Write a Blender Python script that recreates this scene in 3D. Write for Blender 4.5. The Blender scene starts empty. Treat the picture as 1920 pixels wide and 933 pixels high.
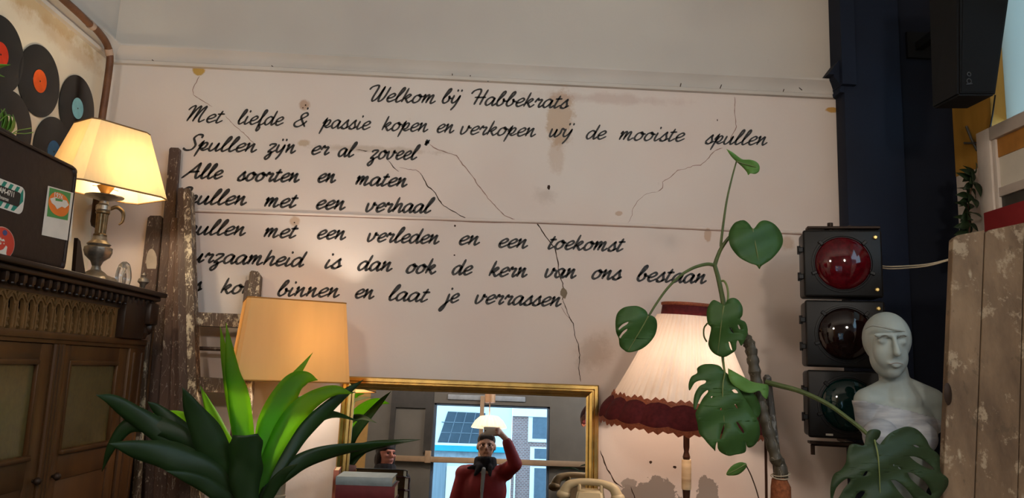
import bpy, bmesh, math, random
from mathutils import Vector, Matrix, noise
random.seed(7)
SC = bpy.context.scene
COL = SC.collection
rad = math.radians

# ------------------------------------------------------------------ camera
FPX = 1443.0
YAW, PIT, ROL = rad(1.9), rad(9.0), rad(2.1)
CAM = Vector((0, 0, 1.72))
FW = Vector((math.sin(YAW)*math.cos(PIT), math.cos(YAW)*math.cos(PIT), math.sin(PIT)))
R0 = Vector((math.cos(YAW), -math.sin(YAW), 0))
U0 = R0.cross(FW)
RT = R0*math.cos(ROL) + U0*math.sin(ROL)
UP = U0*math.cos(ROL) - R0*math.sin(ROL)
cam_data = bpy.data.cameras.new('camera')
cam_data.sensor_width = 36
cam_data.lens = FPX/1920*36
cam_data.clip_start = 0.02
cam = bpy.data.objects.new('camera', cam_data)
COL.objects.link(cam)
M = Matrix((RT, UP, -FW)).transposed().to_4x4()
M.translation = CAM
cam.matrix_world = M
SC.camera = cam

# ------------------------------------------------------------------ world, exposure, lamps of the room and added fill globes
SC.view_settings.view_transform = 'Standard'
SC.view_settings.look = 'None'
SC.view_settings.gamma = 1
SC.view_settings.use_curve_mapping = False
SC.view_settings.exposure = 0.0
try:
    SC.cycles.use_denoising = True
    SC.cycles.max_bounces = 8
    SC.cycles.caustics_reflective = False
    SC.cycles.caustics_refractive = False
    SC.cycles.sample_clamp_indirect = 4
except Exception:
    pass
DAY = 5.2             # overcast daylight in the street
FILL_W = 112           # each fill globe, added out of view to light the room
LAMP_W = {'cabinet': 7.5, 'orange': 12, 'pleated': 12, 'pendant': 10}
FILL_GLOBES = [(-0.9, -0.6, 3.05), (1.3, -0.8, 3.05)]
w = bpy.data.worlds.new('overcast_sky')
SC.world = w
w.use_nodes = True
w.node_tree.nodes['Background'].inputs[0].default_value = (0.46, 0.76, 1.0, 1)
w.node_tree.nodes['Background'].inputs[1].default_value = DAY


# ------------------------------------------------------------------ helpers: points
def ray(px, py):
    return FW + RT*((px-960)/FPX) + UP*((466.5-py)/FPX)

def P(px, py, y):
    d = ray(px, py)
    return CAM + d*(y/d.y)

def PX(px, py, X):
    d = ray(px, py)
    return CAM + d*(X/d.x)

def lerp(a, b, t):
    return a + (b-a)*t

def spline(pts, n=6):
    """Catmull-Rom through the points (Vectors of any size)."""
    pts = [Vector(p) for p in pts]
    if len(pts) < 3:
        return [pts[0].lerp(pts[-1], i/n) for i in range(n+1)]
    ext = [pts[0]*2-pts[1]] + pts + [pts[-1]*2-pts[-2]]
    out = []
    for i in range(1, len(ext)-2):
        a, b, c, d = ext[i-1], ext[i], ext[i+1], ext[i+2]
        for k in range(n):
            t = k/n
            out.append(((b*2) + (c-a)*t + (a*2-b*5+c*4-d)*t*t + (b*3-a-c*3+d)*t*t*t)*0.5)
    out.append(pts[-1])
    return out


# ------------------------------------------------------------------ helpers: meshes
class MB:
    def __init__(self):
        self.bm = bmesh.new()

    def box(self, c, s, rot=None, bev=0.0, seg=2):
        m = Matrix.Translation(Vector(c))
        if rot is not None:
            m = m @ (rot.to_4x4() if isinstance(rot, Matrix) else Matrix.Rotation(rot, 4, 'Z'))
        m = m @ Matrix.Diagonal((s[0], s[1], s[2], 1))
        r = bmesh.ops.create_cube(self.bm, size=1, matrix=m)
        if bev > 0:
            es = set()
            for v in r['verts']:
                es.update(v.link_edges)
            bmesh.ops.bevel(self.bm, geom=list(es), offset=bev, segments=seg, profile=0.5, affect='EDGES')
        return self

    def box2(self, a, b, bev=0.0, seg=2):
        a, b = Vector(a), Vector(b)
        return self.box((a+b)/2, [abs(x) for x in (b-a)], None, bev, seg)

    def hexa(self, bottom, top):
        """Solid from two rings of points with the same count."""
        n = len(bottom)
        vb = [self.bm.verts.new(p) for p in bottom]
        vt = [self.bm.verts.new(p) for p in top]
        fs = [self.bm.faces.new(vb[::-1]), self.bm.faces.new(vt)]
        for i in range(n):
            fs.append(self.bm.faces.new((vb[i], vb[(i+1) % n], vt[(i+1) % n], vt[i])))
        bmesh.ops.recalc_face_normals(self.bm, faces=fs)
        return self

    def tube(self, pts, r, seg=10, cap=True):
        pts = [Vector(p) for p in pts]
        n = len(pts)
        rs = r if isinstance(r, (list, tuple)) else [r]*n
        if len(rs) != n:
            rs = [rs[min(int(i/(n-1)*(len(rs)-1)), len(rs)-2)] + (rs[min(int(i/(n-1)*(len(rs)-1)), len(rs)-2)+1]-rs[min(int(i/(n-1)*(len(rs)-1)), len(rs)-2)])*((i/(n-1)*(len(rs)-1)) - min(int(i/(n-1)*(len(rs)-1)), len(rs)-2)) for i in range(n)]
        rings = []
        ref = None
        for i, p in enumerate(pts):
            t = (pts[min(i+1, n-1)]-pts[max(i-1, 0)]).normalized()
            if ref is None:
                ref = Vector((0, 0, 1)) if abs(t.z) < .9 else Vector((1, 0, 0))
            a = (ref - t*ref.dot(t)).normalized()
            ref = a
            b = t.cross(a)
            rings.append([self.bm.verts.new(p + (a*math.cos(k/seg*math.tau) + b*math.sin(k/seg*math.tau))*rs[i]) for k in range(seg)])
        for i in range(n-1):
            for k in range(seg):
                self.bm.faces.new((rings[i][k], rings[i][(k+1) % seg], rings[i+1][(k+1) % seg], rings[i+1][k]))
        if cap:
            self.bm.faces.new(rings[0][::-1])
            self.bm.faces.new(rings[-1])
        return self

    def lathe(self, prof, seg=32, c=(0, 0, 0), fn=None, close=True):
        """prof: list of (r, z); fn(angle, r, z) may change the radius."""
        c = Vector(c)
        rings = []
        for r, z in prof:
            ring = []
            for k in range(seg):
                a = k/seg*math.tau
                rr = fn(a, r, z) if fn else r
                ring.append(self.bm.verts.new(c+Vector((math.cos(a)*rr, math.sin(a)*rr, z))))
            rings.append(ring)
        for i in range(len(rings)-1):
            for k in range(seg):
                self.bm.faces.new((rings[i][k], rings[i][(k+1) % seg], rings[i+1][(k+1) % seg], rings[i+1][k]))
        if close:
            self.bm.faces.new(rings[0][::-1])
            self.bm.faces.new(rings[-1])
        return self

    def ball(self, c, r, u=16, v=10):
        m = Matrix.Translation(Vector(c))
        rr = r if isinstance(r, (list, tuple)) else (r, r, r)
        bmesh.ops.create_uvsphere(self.bm, u_segments=u, v_segments=v, radius=1, matrix=m @ Matrix.Diagonal((rr[0], rr[1], rr[2], 1)))
        return self

    def face(self, pts):
        self.bm.faces.new([self.bm.verts.new(Vector(p)) for p in pts])
        return self

    def prism(self, pts, off):
        off = Vector(off)
        return self.hexa([Vector(p) for p in pts], [Vector(p)+off for p in pts])

    def xf(self, m):
        bmesh.ops.transform(self.bm, matrix=m, verts=self.bm.verts)
        return self

    def build(self, name, mat, parent=None, smooth=35, label=None):
        me = bpy.data.meshes.new(name)
        self.bm.normal_update()
        self.bm.to_mesh(me)
        self.bm.free()
        me.materials.append(mat)
        if smooth:
            for p in me.polygons:
                p.use_smooth = True
            try:
                me.set_sharp_from_angle(angle=rad(smooth))
            except Exception:
                pass
        o = bpy.data.objects.new(name, me)
        COL.objects.link(o)
        if parent is not None:
            o.parent = parent
        if label:
            o['label'] = label
        return o


def tag(o, label=None, cat=None, group=None, kind=None):
    if label: o['label'] = label
    if cat: o['category'] = cat
    if group: o['group'] = group
    if kind: o['kind'] = kind
    return o

def thing(name, label, cat, loc=(0, 0, 0), rz=0.0, group=None):
    o = bpy.data.objects.new(name, None)
    o.empty_display_size = .05
    COL.objects.link(o)
    o.location = loc
    o.rotation_euler = (0, 0, rz)
    return tag(o, label, cat, group)

def struct(o, label=None):
    return tag(o, label, None, None, 'structure')

def evaluate(o):
    """Apply the modifiers of o into a new mesh."""
    bpy.context.view_layer.update()
    dg = bpy.context.evaluated_depsgraph_get()
    me = bpy.data.meshes.new_from_object(o.evaluated_get(dg))
    o.modifiers.clear()
    o.data = me
    for p in me.polygons:
        p.use_smooth = True
    return o

def capsule(mb, a, b, ra, rb):
    a, b = Vector(a), Vector(b)
    d = b-a
    L = d.length
    if L < 1e-6:
        return mb.ball(a, ra)
    q = d.to_track_quat('Z', 'Y').to_matrix().to_4x4()
    prof = []
    for k in range(6):
        t = -math.pi/2 + k/5*math.pi/2
        prof.append((max(math.cos(t)*ra, 1e-4), math.sin(t)*ra))
    for k in range(6):
        t = k/5*math.pi/2
        prof.append((max(math.cos(t)*rb, 1e-4), L+math.sin(t)*rb))
    t = MB()
    t.lathe(prof, 14)
    t.xf(Matrix.Translation(a) @ q)
    me = bpy.data.meshes.new('tmp')
    t.bm.to_mesh(me)
    t.bm.free()
    mb.bm.from_mesh(me)
    bpy.data.meshes.remove(me)
    return mb

def blend(name, prims, mat, parent=None, voxel=.008, smooth=4, xf=None):
    """One continuous skin grown over capsules ('c', a, b, ra, rb) and ellipsoids ('e', centre, radii)."""
    mb = MB()
    for p in prims:
        if p[0] == 'c':
            capsule(mb, *p[1:])
        else:
            mb.ball(p[1], p[2], 20, 14)
    if xf is not None:
        mb.xf(xf)
    o = mb.build(name, mat, None, 0)
    m = o.modifiers.new('r', 'REMESH')
    m.mode = 'VOXEL'
    m.voxel_size = voxel
    if smooth:
        s = o.modifiers.new('s', 'SMOOTH')
        s.factor = .5
        s.iterations = smooth
    evaluate(o)
    if parent is not None:
        o.parent = parent
    return o


# ------------------------------------------------------------------ helpers: materials
def lin(h):
    h = h.lstrip('#')
    out = []
    for i in (0, 2, 4):
        c = int(h[i:i+2], 16)/255
        out.append(c/12.92 if c <= .04045 else ((c+.055)/1.055)**2.4)
    return (*out, 1)

class NT:
    def __init__(self, name):
        self.m = bpy.data.materials.new(name)
        self.m.use_nodes = True
        self.t = self.m.node_tree
        self.b = self.t.nodes['Principled BSDF']
        self.out = self.t.nodes['Material Output']
        self.tc = self.n('ShaderNodeTexCoord')

    def n(self, kind, **kw):
        nd = self.t.nodes.new(kind)
        for k, v in kw.items():
            setattr(nd, k, v)
        return nd

    def l(self, a, b):
        self.t.links.new(a, b)

    def coords(self, scale=(1, 1, 1), rot=(0, 0, 0)):
        mp = self.n('ShaderNodeMapping')
        mp.inputs['Scale'].default_value = scale
        mp.inputs['Rotation'].default_value = rot
        self.l(self.tc.outputs['Object'], mp.inputs['Vector'])
        return mp.outputs[0]

    def noise(self, vec, scale, detail=4, rough=.55, dist=0):
        nd = self.n('ShaderNodeTexNoise')
        nd.inputs['Scale'].default_value = scale
        nd.inputs['Detail'].default_value = detail
        nd.inputs['Roughness'].default_value = rough
        nd.inputs['Distortion'].default_value = dist
        self.l(vec, nd.inputs['Vector'])
        return nd.outputs[0]

    def ramp(self, fac, lo, hi, a=(0, 0, 0, 1), b=(1, 1, 1, 1)):
        r = self.n('ShaderNodeValToRGB')
        r.color_ramp.elements[0].position = lo
        r.color_ramp.elements[0].color = a
        r.color_ramp.elements[1].position = hi
        r.color_ramp.elements[1].color = b
        self.l(fac, r.inputs[0])
        return r.outputs[0]

    def mix(self, fac, a, b):
        mx = self.n('ShaderNodeMix', data_type='RGBA')
        for s, v in ((0, fac), (6, a), (7, b)):
            if hasattr(v, 'links') or hasattr(v, 'is_linked'):
                self.l(v, mx.inputs[s])
            else:
                mx.inputs[s].default_value = v
        return mx.outputs[2]

    def math(self, op, a, b=0.0):
        nd = self.n('ShaderNodeMath', operation=op)
        for i, v in enumerate((a, b)):
            if hasattr(v, 'is_linked'):
                self.l(v, nd.inputs[i])
            else:
                nd.inputs[i].default_value = v
        return nd.outputs[0]

    def bump(self, fac, strength=.3, dist=.01):
        b = self.n('ShaderNodeBump')
        b.inputs['Strength'].default_value = strength
        b.inputs['Distance'].default_value = dist
        self.l(fac, b.inputs['Height'])
        self.l(b.outputs[0], self.b.inputs['Normal'])

    def set(self, **kw):
        for k, v in kw.items():
            self.b.inputs[k.replace('_', ' ')].default_value = v
        return self


def plain(name, h, rough=.6, metal=0.0, var=.25, scale=12, bump=0.0, h2=None, stretch=(1, 1, 1), spec=None, coat=0):
    k = NT(name)
    c = lin(h)
    c2 = lin(h2) if h2 else tuple(x*(1-var) for x in c[:3]) + (1,)
    f = k.noise(k.coords(stretch), scale)
    k.l(k.mix(k.ramp(f, .35, .68), c, c2), k.b.inputs['Base Color'])
    k.set(Roughness=rough, Metallic=metal, Specular_IOR_Level=(.22 if metal < .5 else .5) if spec is None else spec)
    if coat:
        k.set(Coat_Weight=coat)
    if bump:
        k.bump(f, bump)
    return k.m

def emit(name, h, strength):
    k = NT(name)
    e = k.n('ShaderNodeEmission')
    e.inputs[0].default_value = lin(h)
    e.inputs[1].default_value = strength
    k.l(e.outputs[0], k.out.inputs[0])
    return k.m

def cloth_shade(name, h, trans=.55, scale=60, var=.12, h_t=None, stretch=(1, 1, .05)):
    """Thin fabric that lets the bulb shine through."""
    k = NT(name)
    c = lin(h)
    c2 = tuple(x*(1-var) for x in c[:3]) + (1,)
    f = k.noise(k.coords(stretch), scale, 2)
    colr = k.mix(k.ramp(f, .3, .7), c, c2)
    d = k.n('ShaderNodeBsdfDiffuse')
    t = k.n('ShaderNodeBsdfTranslucent')
    k.l(colr, d.inputs[0])
    if h_t:
        t.inputs[0].default_value = lin(h_t)
    else:
        k.l(colr, t.inputs[0])
    m = k.n('ShaderNodeMixShader')
    m.inputs[0].default_value = trans
    k.l(d.outputs[0], m.inputs[1])
    k.l(t.outputs[0], m.inputs[2])
    k.l(m.outputs[0], k.out.inputs[0])
    return k.m

def leaf_mat(name, h, h2, trans=.35, ht='#7fbf2a', rough=.35):
    k = NT(name)
    f = k.noise(k.coords((1, 1, 1)), 18, 3)
    col = k.mix(k.ramp(f, .3, .7), lin(h), lin(h2))
    k.l(col, k.b.inputs['Base Color'])
    k.set(Roughness=rough, Specular_IOR_Level=.25)
    t = k.n('ShaderNodeBsdfTranslucent')
    t.inputs[0].default_value = lin(ht)
    m = k.n('ShaderNodeMixShader')
    m.inputs[0].default_value = trans
    k.l(k.b.outputs[0], m.inputs[1])
    k.l(t.outputs[0], m.inputs[2])
    k.l(m.outputs[0], k.out.inputs[0])
    return k.m

def plaster(name, base, alt, blobs=(), bare=()):
    """Old wall paint: mottling, and stains at world places (x, z, rx, rz, colour, strength, axis)."""
    k = NT(name)
    v = k.coords()
    f = k.noise(v, 1.1, 3)
    col = k.mix(k.ramp(f, .36, .66), lin(base), lin(alt))
    f2 = k.noise(v, 26, 5, .65)
    sp = k.ramp(f2, .70, .78)
    col = k.mix(k.math('MULTIPLY', sp, .25), col, lin('#8a6f5c'))
    f3 = k.noise(v, 9, 6, .7)
    for (c, r, h, s, soft) in list(blobs) + list(bare):
        sub = k.n('ShaderNodeVectorMath', operation='SUBTRACT')
        k.l(v, sub.inputs[0])
        sub.inputs[1].default_value = c
        dv = k.n('ShaderNodeVectorMath', operation='DIVIDE')
        k.l(sub.outputs[0], dv.inputs[0])
        dv.inputs[1].default_value = r
        ln = k.n('ShaderNodeVectorMath', operation='LENGTH')
        k.l(dv.outputs[0], ln.inputs[0])
        dd = k.math('ADD', ln.outputs[1], k.math('MULTIPLY', k.math('SUBTRACT', f3, .5), 2.2))
        mk = k.ramp(dd, 1-soft, 1.0, (1, 1, 1, 1), (0, 0, 0, 1))
        col = k.mix(k.math('MULTIPLY', mk, s), col, lin(h))
    k.l(col, k.b.inputs['Base Color'])
    k.set(Roughness=.75, Specular_IOR_Level=.25)
    k.bump(k.noise(v, 14, 6, .6), .12, .012)
    return k.m

def splattered(name, h, h2, paint='#b9a894', amount=.5, streak=True):
    k = NT(name)
    v = k.coords((1, 1, .18))
    f = k.noise(v, 16, 5)
    col = k.mix(k.ramp(f, .3, .7), lin(h), lin(h2))
    g = k.noise(k.coords((1, 1, .55)), 30, 6, .7)
    col = k.mix(k.math('MULTIPLY', k.ramp(g, .66-.10*amount, .70-.08*amount), .75), col, lin(paint))
    vo = k.n('ShaderNodeTexVoronoi')
    vo.inputs['Scale'].default_value = 34
    vo.inputs['Randomness'].default_value = 1
    k.l(k.coords((1, 1, .7), (0.4, 0.2, 0.3)), vo.inputs['Vector'])
    col = k.mix(k.math('MULTIPLY', k.ramp(vo.outputs[0], .07, .12, (1, 1, 1, 1), (0, 0, 0, 1)), amount), col, lin(paint))
    # long thin dribbles thrown across the wood
    g2 = k.noise(k.coords((2.2, 1, .35), (0, .5, 0)), 14, 2, .5, 1.6)
    d = k.math('ABSOLUTE', k.math('SUBTRACT', g2, .5))
    col = k.mix(k.math('MULTIPLY', k.ramp(d, .002, .007, (1, 1, 1, 1), (0, 0, 0, 1)), .6*amount), col, lin('#cfc3b2'))
    k.l(col, k.b.inputs['Base Color'])
    k.set(Roughness=.6)
    k.bump(f, .15)
    return k.m

# world places of the stains come from the wall plane y = 3.72
def ws(px, py):
    p = P(px, py, 3.72)
    return (p.x, p.y, p.z)

back_blobs = [
    (ws(1052, 225), (.08, .3, .17), '#a8835a', .55, .25),
    (ws(1045, 285), (.05, .3, .12), '#a8876a', .35, .4),
    (ws(372, 133), (.03, .3, .022), '#b08a2e', .9, .3),
    (ws(1561, 206), (.035, .3, .018), '#b07f22', .9, .3),
    (ws(571, 196), (.03, .3, .03), '#9c6d40', .6, .4),
    (ws(568, 268), (.035, .3, .02), '#a1845e', .6, .4),
    (ws(552, 415), (.025, .3, .03), '#a5805a', .6, .4),
    (ws(700, 280), (.35, .3, .022), '#9d8670', .45, .5),
    (ws(1327, 440), (.018, .3, .035), '#a5805f', .6, .3),
    (ws(1160, 400), (.02, .3, .014), '#a5805f', .6, .3),
    (ws(1475, 455), (.04, .3, .04), '#ad8a6a', .5, .5),
    (ws(1022, 365), (.10, .3, .05), '#8f7a6a', .3, .7),
    (ws(1110, 655), (.10, .3, .10), '#a18b79', .45, .6),
    (ws(1140, 185), (.5, .3, .035), '#a58377', .35, .7),
]
back_bare = [
    (ws(1215, 935), (.17, .3, .085), '#827870', .95, .05),
    (ws(1325, 925), (.055, .3, .09), '#827870', .95, .05),
    (ws(1180, 905), (.05, .3, .03), '#8a8078', .9, .1),
]
M_wall = plaster('painted_plaster', '#cfc4bb', '#ccbab0', back_blobs, back_bare)
M_wall_up = plaster('painted_plaster_frieze', '#bfb7ad', '#b3aaa2')
M_wall_left = plaster('painted_plaster_cream', '#d8cbb4', '#d2c2a9', [((-1.9, 2.9, 3.13), (.3, .8, .05), '#b08a4e', .6, .5), ((-1.9, 3.3, 3.08), (.3, .5, .05), '#b58f62', .45, .6)])
M_mould = plaster('painted_moulding', '#c0b8b0', '#ada59c')
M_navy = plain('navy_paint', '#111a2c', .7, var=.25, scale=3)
M_navy_dark = plain('navy_paint_shaded', '#0c1220', .75, var=.25, scale=3)  # same navy, with the shade of the recess put into the colour
M_black = plain('black_plastic', '#110f0e', .42, var=.2, scale=8)
M_box = plain('black_box_paint', '#0a0b0e', .7, var=.3, scale=4)
M_copper = plain('brown_pipe_paint', '#6a4630', .45, var=.4, scale=14)
M_darkiron = plain('dark_iron', '#33251c', .5, .4, var=.3)
M_wood = plain('cabinet_wood', '#4f3319', .42, var=.35, scale=9, stretch=(1, 1, .15), h2='#382210')
M_wood_dark = plain('cabinet_dark_wood', '#2c1c12', .38, var=.4, scale=9, stretch=(1, 1, .2))
M_wood_mid = plain('cabinet_fret_wood', '#6b4c2a', .5, var=.3, scale=20)
M_side = plain('sideboard_wood', '#3a2618', .5, var=.4, scale=9, stretch=(.15, 1, 1))
M_floor = plain('floor_boards', '#4a3524', .6, var=.4, scale=6, stretch=(4, .2, 1))
M_ceil = plain('ceiling_paint', '#c9c2b8', .8, var=.08)
M_letter = None


# ================================================================== STRUCTURE
YB = 3.72            # back wall
XL, XR = -1.9, 2.36
YF, ZC = -2.2, 4.2
struct(MB().box2((XL-.2, -9.0, -.1), (6, YB+.2, 0)).build('floor', M_floor, None, 0))
struct(MB().box2((XL-.2, YF-.2, ZC), (XR+.2, YB+.2, ZC+.1)).build('ceiling', M_ceil, None, 0))
wall_back = struct(MB().box2((XL-.2, YB, 0), (XR+.2, YB+.15, 3.2)).build('wall_back', M_wall, None, 0))
struct(MB().box2((XL-.2, YB, 3.2), (XR+.2, YB+.15, ZC)).build('wall_upper', M_wall_up, None, 0))
struct(MB().box2((XL-.2, YF, 0), (XL, YB, 3.2)).build('wall_left', M_wall_left, None, 0))
struct(MB().box2((XL-.2, YF, 3.2), (XL, YB, ZC)).build('wall_left_upper', M_wall_up, None, 0))
# the seam across the back wall: a thin plaster ledge
SEAM = ((352, 393.5), (600, 401), (890, 412), (1010, 415), (1200, 422), (1480, 435), (1590, 438))
pts = [P(x, y, YB) for x, y in SEAM]
mb = MB()
mb.tube([p+Vector((0, .001, 0)) for p in pts], .0085, 8)
struct(mb.build('trim_1', M_wall, None, 60))
# picture moulding along back and left walls
prof = [(0, 3.155), (.022, 3.157), (.026, 3.172), (.018, 3.178), (.020, 3.196), (.038, 3.222), (.052, 3.236), (.052, 3.246), (0, 3.25)]
mb = MB()
mb.hexa([Vector((XL, YB-d, z)) for d, z in prof], [Vector((1.82, YB-d, z)) for d, z in prof])
struct(mb.build('trim_2', M_mould, None, 30))
mb = MB()
mb.hexa([Vector((XL+d, YF, z+.0)) for d, z in prof], [Vector((XL+d, YB-.001, z)) for d, z in prof])
struct(mb.build('trim_3', M_mould, None, 30))
# navy pilaster with its own moulding stub, and the navy recess beside it
xa = P(1584, 200, YB-.10).x
xb = P(1692, 200, YB-.10).x
mb = MB()
mb.box2((xa, YB-.10, 0), (xb, YB-.001, ZC), .004)
pil = struct(mb.build('pillar', M_navy, None, 30))
mb = MB()
mb.box2((xa-.022, YB-.13, 3.19), (xa+.05, YB-.002, ZC-.002))
mb.hexa([Vector((xa-d-.0, YB-.102, z)) for d, z in prof], [Vector((xa-d-.0, YB-.003, z)) for d, z in prof])
mb.hexa([Vector((xa+.01, YB-.102, 3.245)), Vector((xa-.078, YB-.102, 3.25)), Vector((xa-.05, YB-.102, 3.29)), Vector((xa-.02, YB-.102, 3.33)), Vector((xa+.01, YB-.102, 3.33))],
        [Vector((xa+.01, YB-.003, 3.245)), Vector((xa-.078, YB-.003, 3.25)), Vector((xa-.05, YB-.003, 3.29)), Vector((xa-.02, YB-.003, 3.33)), Vector((xa+.01, YB-.003, 3.33))])
mb.build('pillar_moulding', M_navy, pil, 30)
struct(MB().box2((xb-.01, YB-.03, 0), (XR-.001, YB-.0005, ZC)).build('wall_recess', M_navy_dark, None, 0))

# right wall: lower wall, window with white sashes, big pale pane above
M_white = plain('white_gloss', '#c9bcb0', .4, var=.1)
M_yellow = plain('yellow_wood', '#b08238', .5, var=.25, scale=10, stretch=(1, 1, .2))
k = NT('milky_glass')
tr = k.n('ShaderNodeBsdfTranslucent'); tr.inputs[0].default_value = lin('#cfcfc8')
df = k.n('ShaderNodeBsdfDiffuse'); df.inputs[0].default_value = lin('#a8aaa8')
mx = k.n('ShaderNodeMixShader'); mx.inputs[0].default_value = .5
k.l(tr.outputs[0], mx.inputs[1]); k.l(df.outputs[0], mx.inputs[2]); k.l(mx.outputs[0], k.out.inputs[0])
M_milk = k.m
k = NT('clear_glass'); k.set(Base_Color=(.8, .85, .85, 1), Roughness=.05, Transmission_Weight=1.0, IOR=1.1)
M_clear = k.m
y1 = PX(1862, 200, XR).y      # right edge of the yellow strip
y2 = PX(1832, 300, XR).y
zs = [PX(1850, v, XR).z for v in (240, 275, 402, 425)]
struct(MB().box2((XR, -2.2, 0), (XR+.15, YB, zs[3]-.05)).build('wall_right', M_white, None, 0))
struct(MB().box2((XR, -2.2, 3.9), (XR+.15, YB, ZC)).build('wall_right_top', M_white, None, 0))
zy = PX(1830, 318, XR).z
struct(MB().box2((XR-.012, y1, zy), (XR+.15, YB-.031, 3.9)).build('trim_4', M_yellow, None, 0))
struct(MB().box2((XR-.010, y1, zs[3]-.05), (XR+.15, YB-.031, zy-.0005)).build('trim_8', M_white, None, 0))
win1 = struct(MB().box2((XR+.06, 1.2, zs[0]+.02), (XR+.066, y1-.002, 3.9)).build('window_1', M_milk, None, 0))
def xbar(mb, px0, py0, px1, py1, X, w, d):
    pass
# sash frame in the plane just inside the wall
mb = MB()
XS = XR-.05
a0, a1 = PX(1832, 300, XS).y, PX(1857, 300, XS).y
z0, z1 = PX(1835, 430, XS).z, PX(1845, 243, XS).z
zt = PX(1845, 268, XS).z
mb.box2((XS, a1, z0-.3), (XS+.05, a0, z1), .004)                 # stile
mb.box2((XS, 1.9, zt), (XS+.05, a1+.001, z1), .004)              # top rail
b1 = PX(1864, 300, XS).y
mb.box2((XS+.01, b1, z0-.3), (XS+.045, a1+.001, zt+.001), .003)  # inner bead
mb.build('window_frame', M_white, win1, 30)
zb0, zb1 = PX(1885, 358, XS).z, PX(1885, 350, XS).z
MB().box2((XS+.012, 1.9, zb0-.012), (XS+.04, b1+.001, zb1+.012), .003).build('glazing_bar', M_white, win1, 30)
zo0, zo1 = PX(1885, 286, XS).z, PX(1885, 262, XS).z
MB().box2((XS+.02, 1.9, zo0), (XS+.03, b1+.001, zt+.001)).build('orange_rail', plain('orange_wood', '#b07838', .5), win1, 30, label='orange wooden rail')
MB().box2((XS+.024, 1.9, zb1), (XS+.028, b1+.001, zo0+.001)).build('pale_pane', plain('pale_blind', '#cfc6b6', .6, var=.05), win1, 0)
MB().box2((XS+.024, 1.9, z0-.3), (XS+.028, b1+.001, zb0)).build('dark_pane', plain('dark_pane', '#4d4842', .3, var=.4, scale=5), win1, 0)

# wall behind the photographer, seen in the mirror: window onto the street
M_must = plain('mustard_wall', '#9a7440', .7, var=.15)
M_panel = plain('grey_brown_panel', '#5d564e', .6, var=.2, scale=3)
M_brownwood = plain('shop_window_wood', '#8d7259', .5, var=.2, scale=8)
WX0, WX1, WZ0, WZ1 = -.66, .754, .70, 2.19
struct(MB().box2((XL-.2, YF-.15, 0), (-1.44, YF, ZC)).build('wall_front', M_must, None, 0))
struct(MB().box2((-1.44, YF-.15, 0), (WX0, YF, ZC)).build('wall_front_panel', M_panel, None, 0))
struct(MB().box2((WX0, YF-.15, 0), (WX1, YF, WZ0)).build('wall_front_sill', M_panel, None, 0))
struct(MB().box2((WX0, YF-.15, WZ1), (WX1, YF, ZC)).build('wall_front_lintel', M_panel, None, 0))
struct(MB().box2((WX1, YF-.15, 0), (XR+.2, YF, ZC)).build('wall_front_right', M_panel, None, 0))
mb = MB()
mb.box2((-1.16, YF+.001, 1.49), (1.25, YF+.07, 1.555), .005)
mb.box2((-.73, YF+.001, 1.48), (-.66, YF+.075, 1.62), .004)
tw = struct(mb.build('window_2', M_brownwood, None, 30))
MB().box2((-.10, YF-.06, WZ0), (-.05, YF+.04, WZ1+.1), .004).build('mullion', M_brownwood, tw, 30)
mb = MB()
mb.box2((WX0-.001, YF-.1, WZ0), (WX0+.03, YF-.02, WZ1)); mb.box2((WX1-.03, YF-.1, WZ0), (WX1+.001, YF-.02, WZ1))
mb.box2((WX0, YF-.1, WZ1-.02), (WX1, YF-.02, WZ1+.001))
mb.build('window_frame', plain('blue_grey_frame', '#4b5665', .5), tw, 30)
mb = MB()
mb.box2((-.5, YF+.001, 2.235), (.45, YF+.02, 2.30), .01)
struct(mb.build('trim_5', plain('lintel_moulding', '#8a8d92', .5), None, 30))
# grey cupboard door panel left of the window
mb = MB()
mb.box2((-1.18, YF+.001, 1.6), (-1.12, YF+.03, 2.4)); mb.box2((-.76, YF+.001, 1.6), (-.67, YF+.03, 2.4)); mb.box2((-1.18, YF+.001, 2.12), (-.67, YF+.028, 2.4))
struct(mb.build('trim_6', plain('dark_grey_frame', '#35302c', .5), None, 30))

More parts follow.
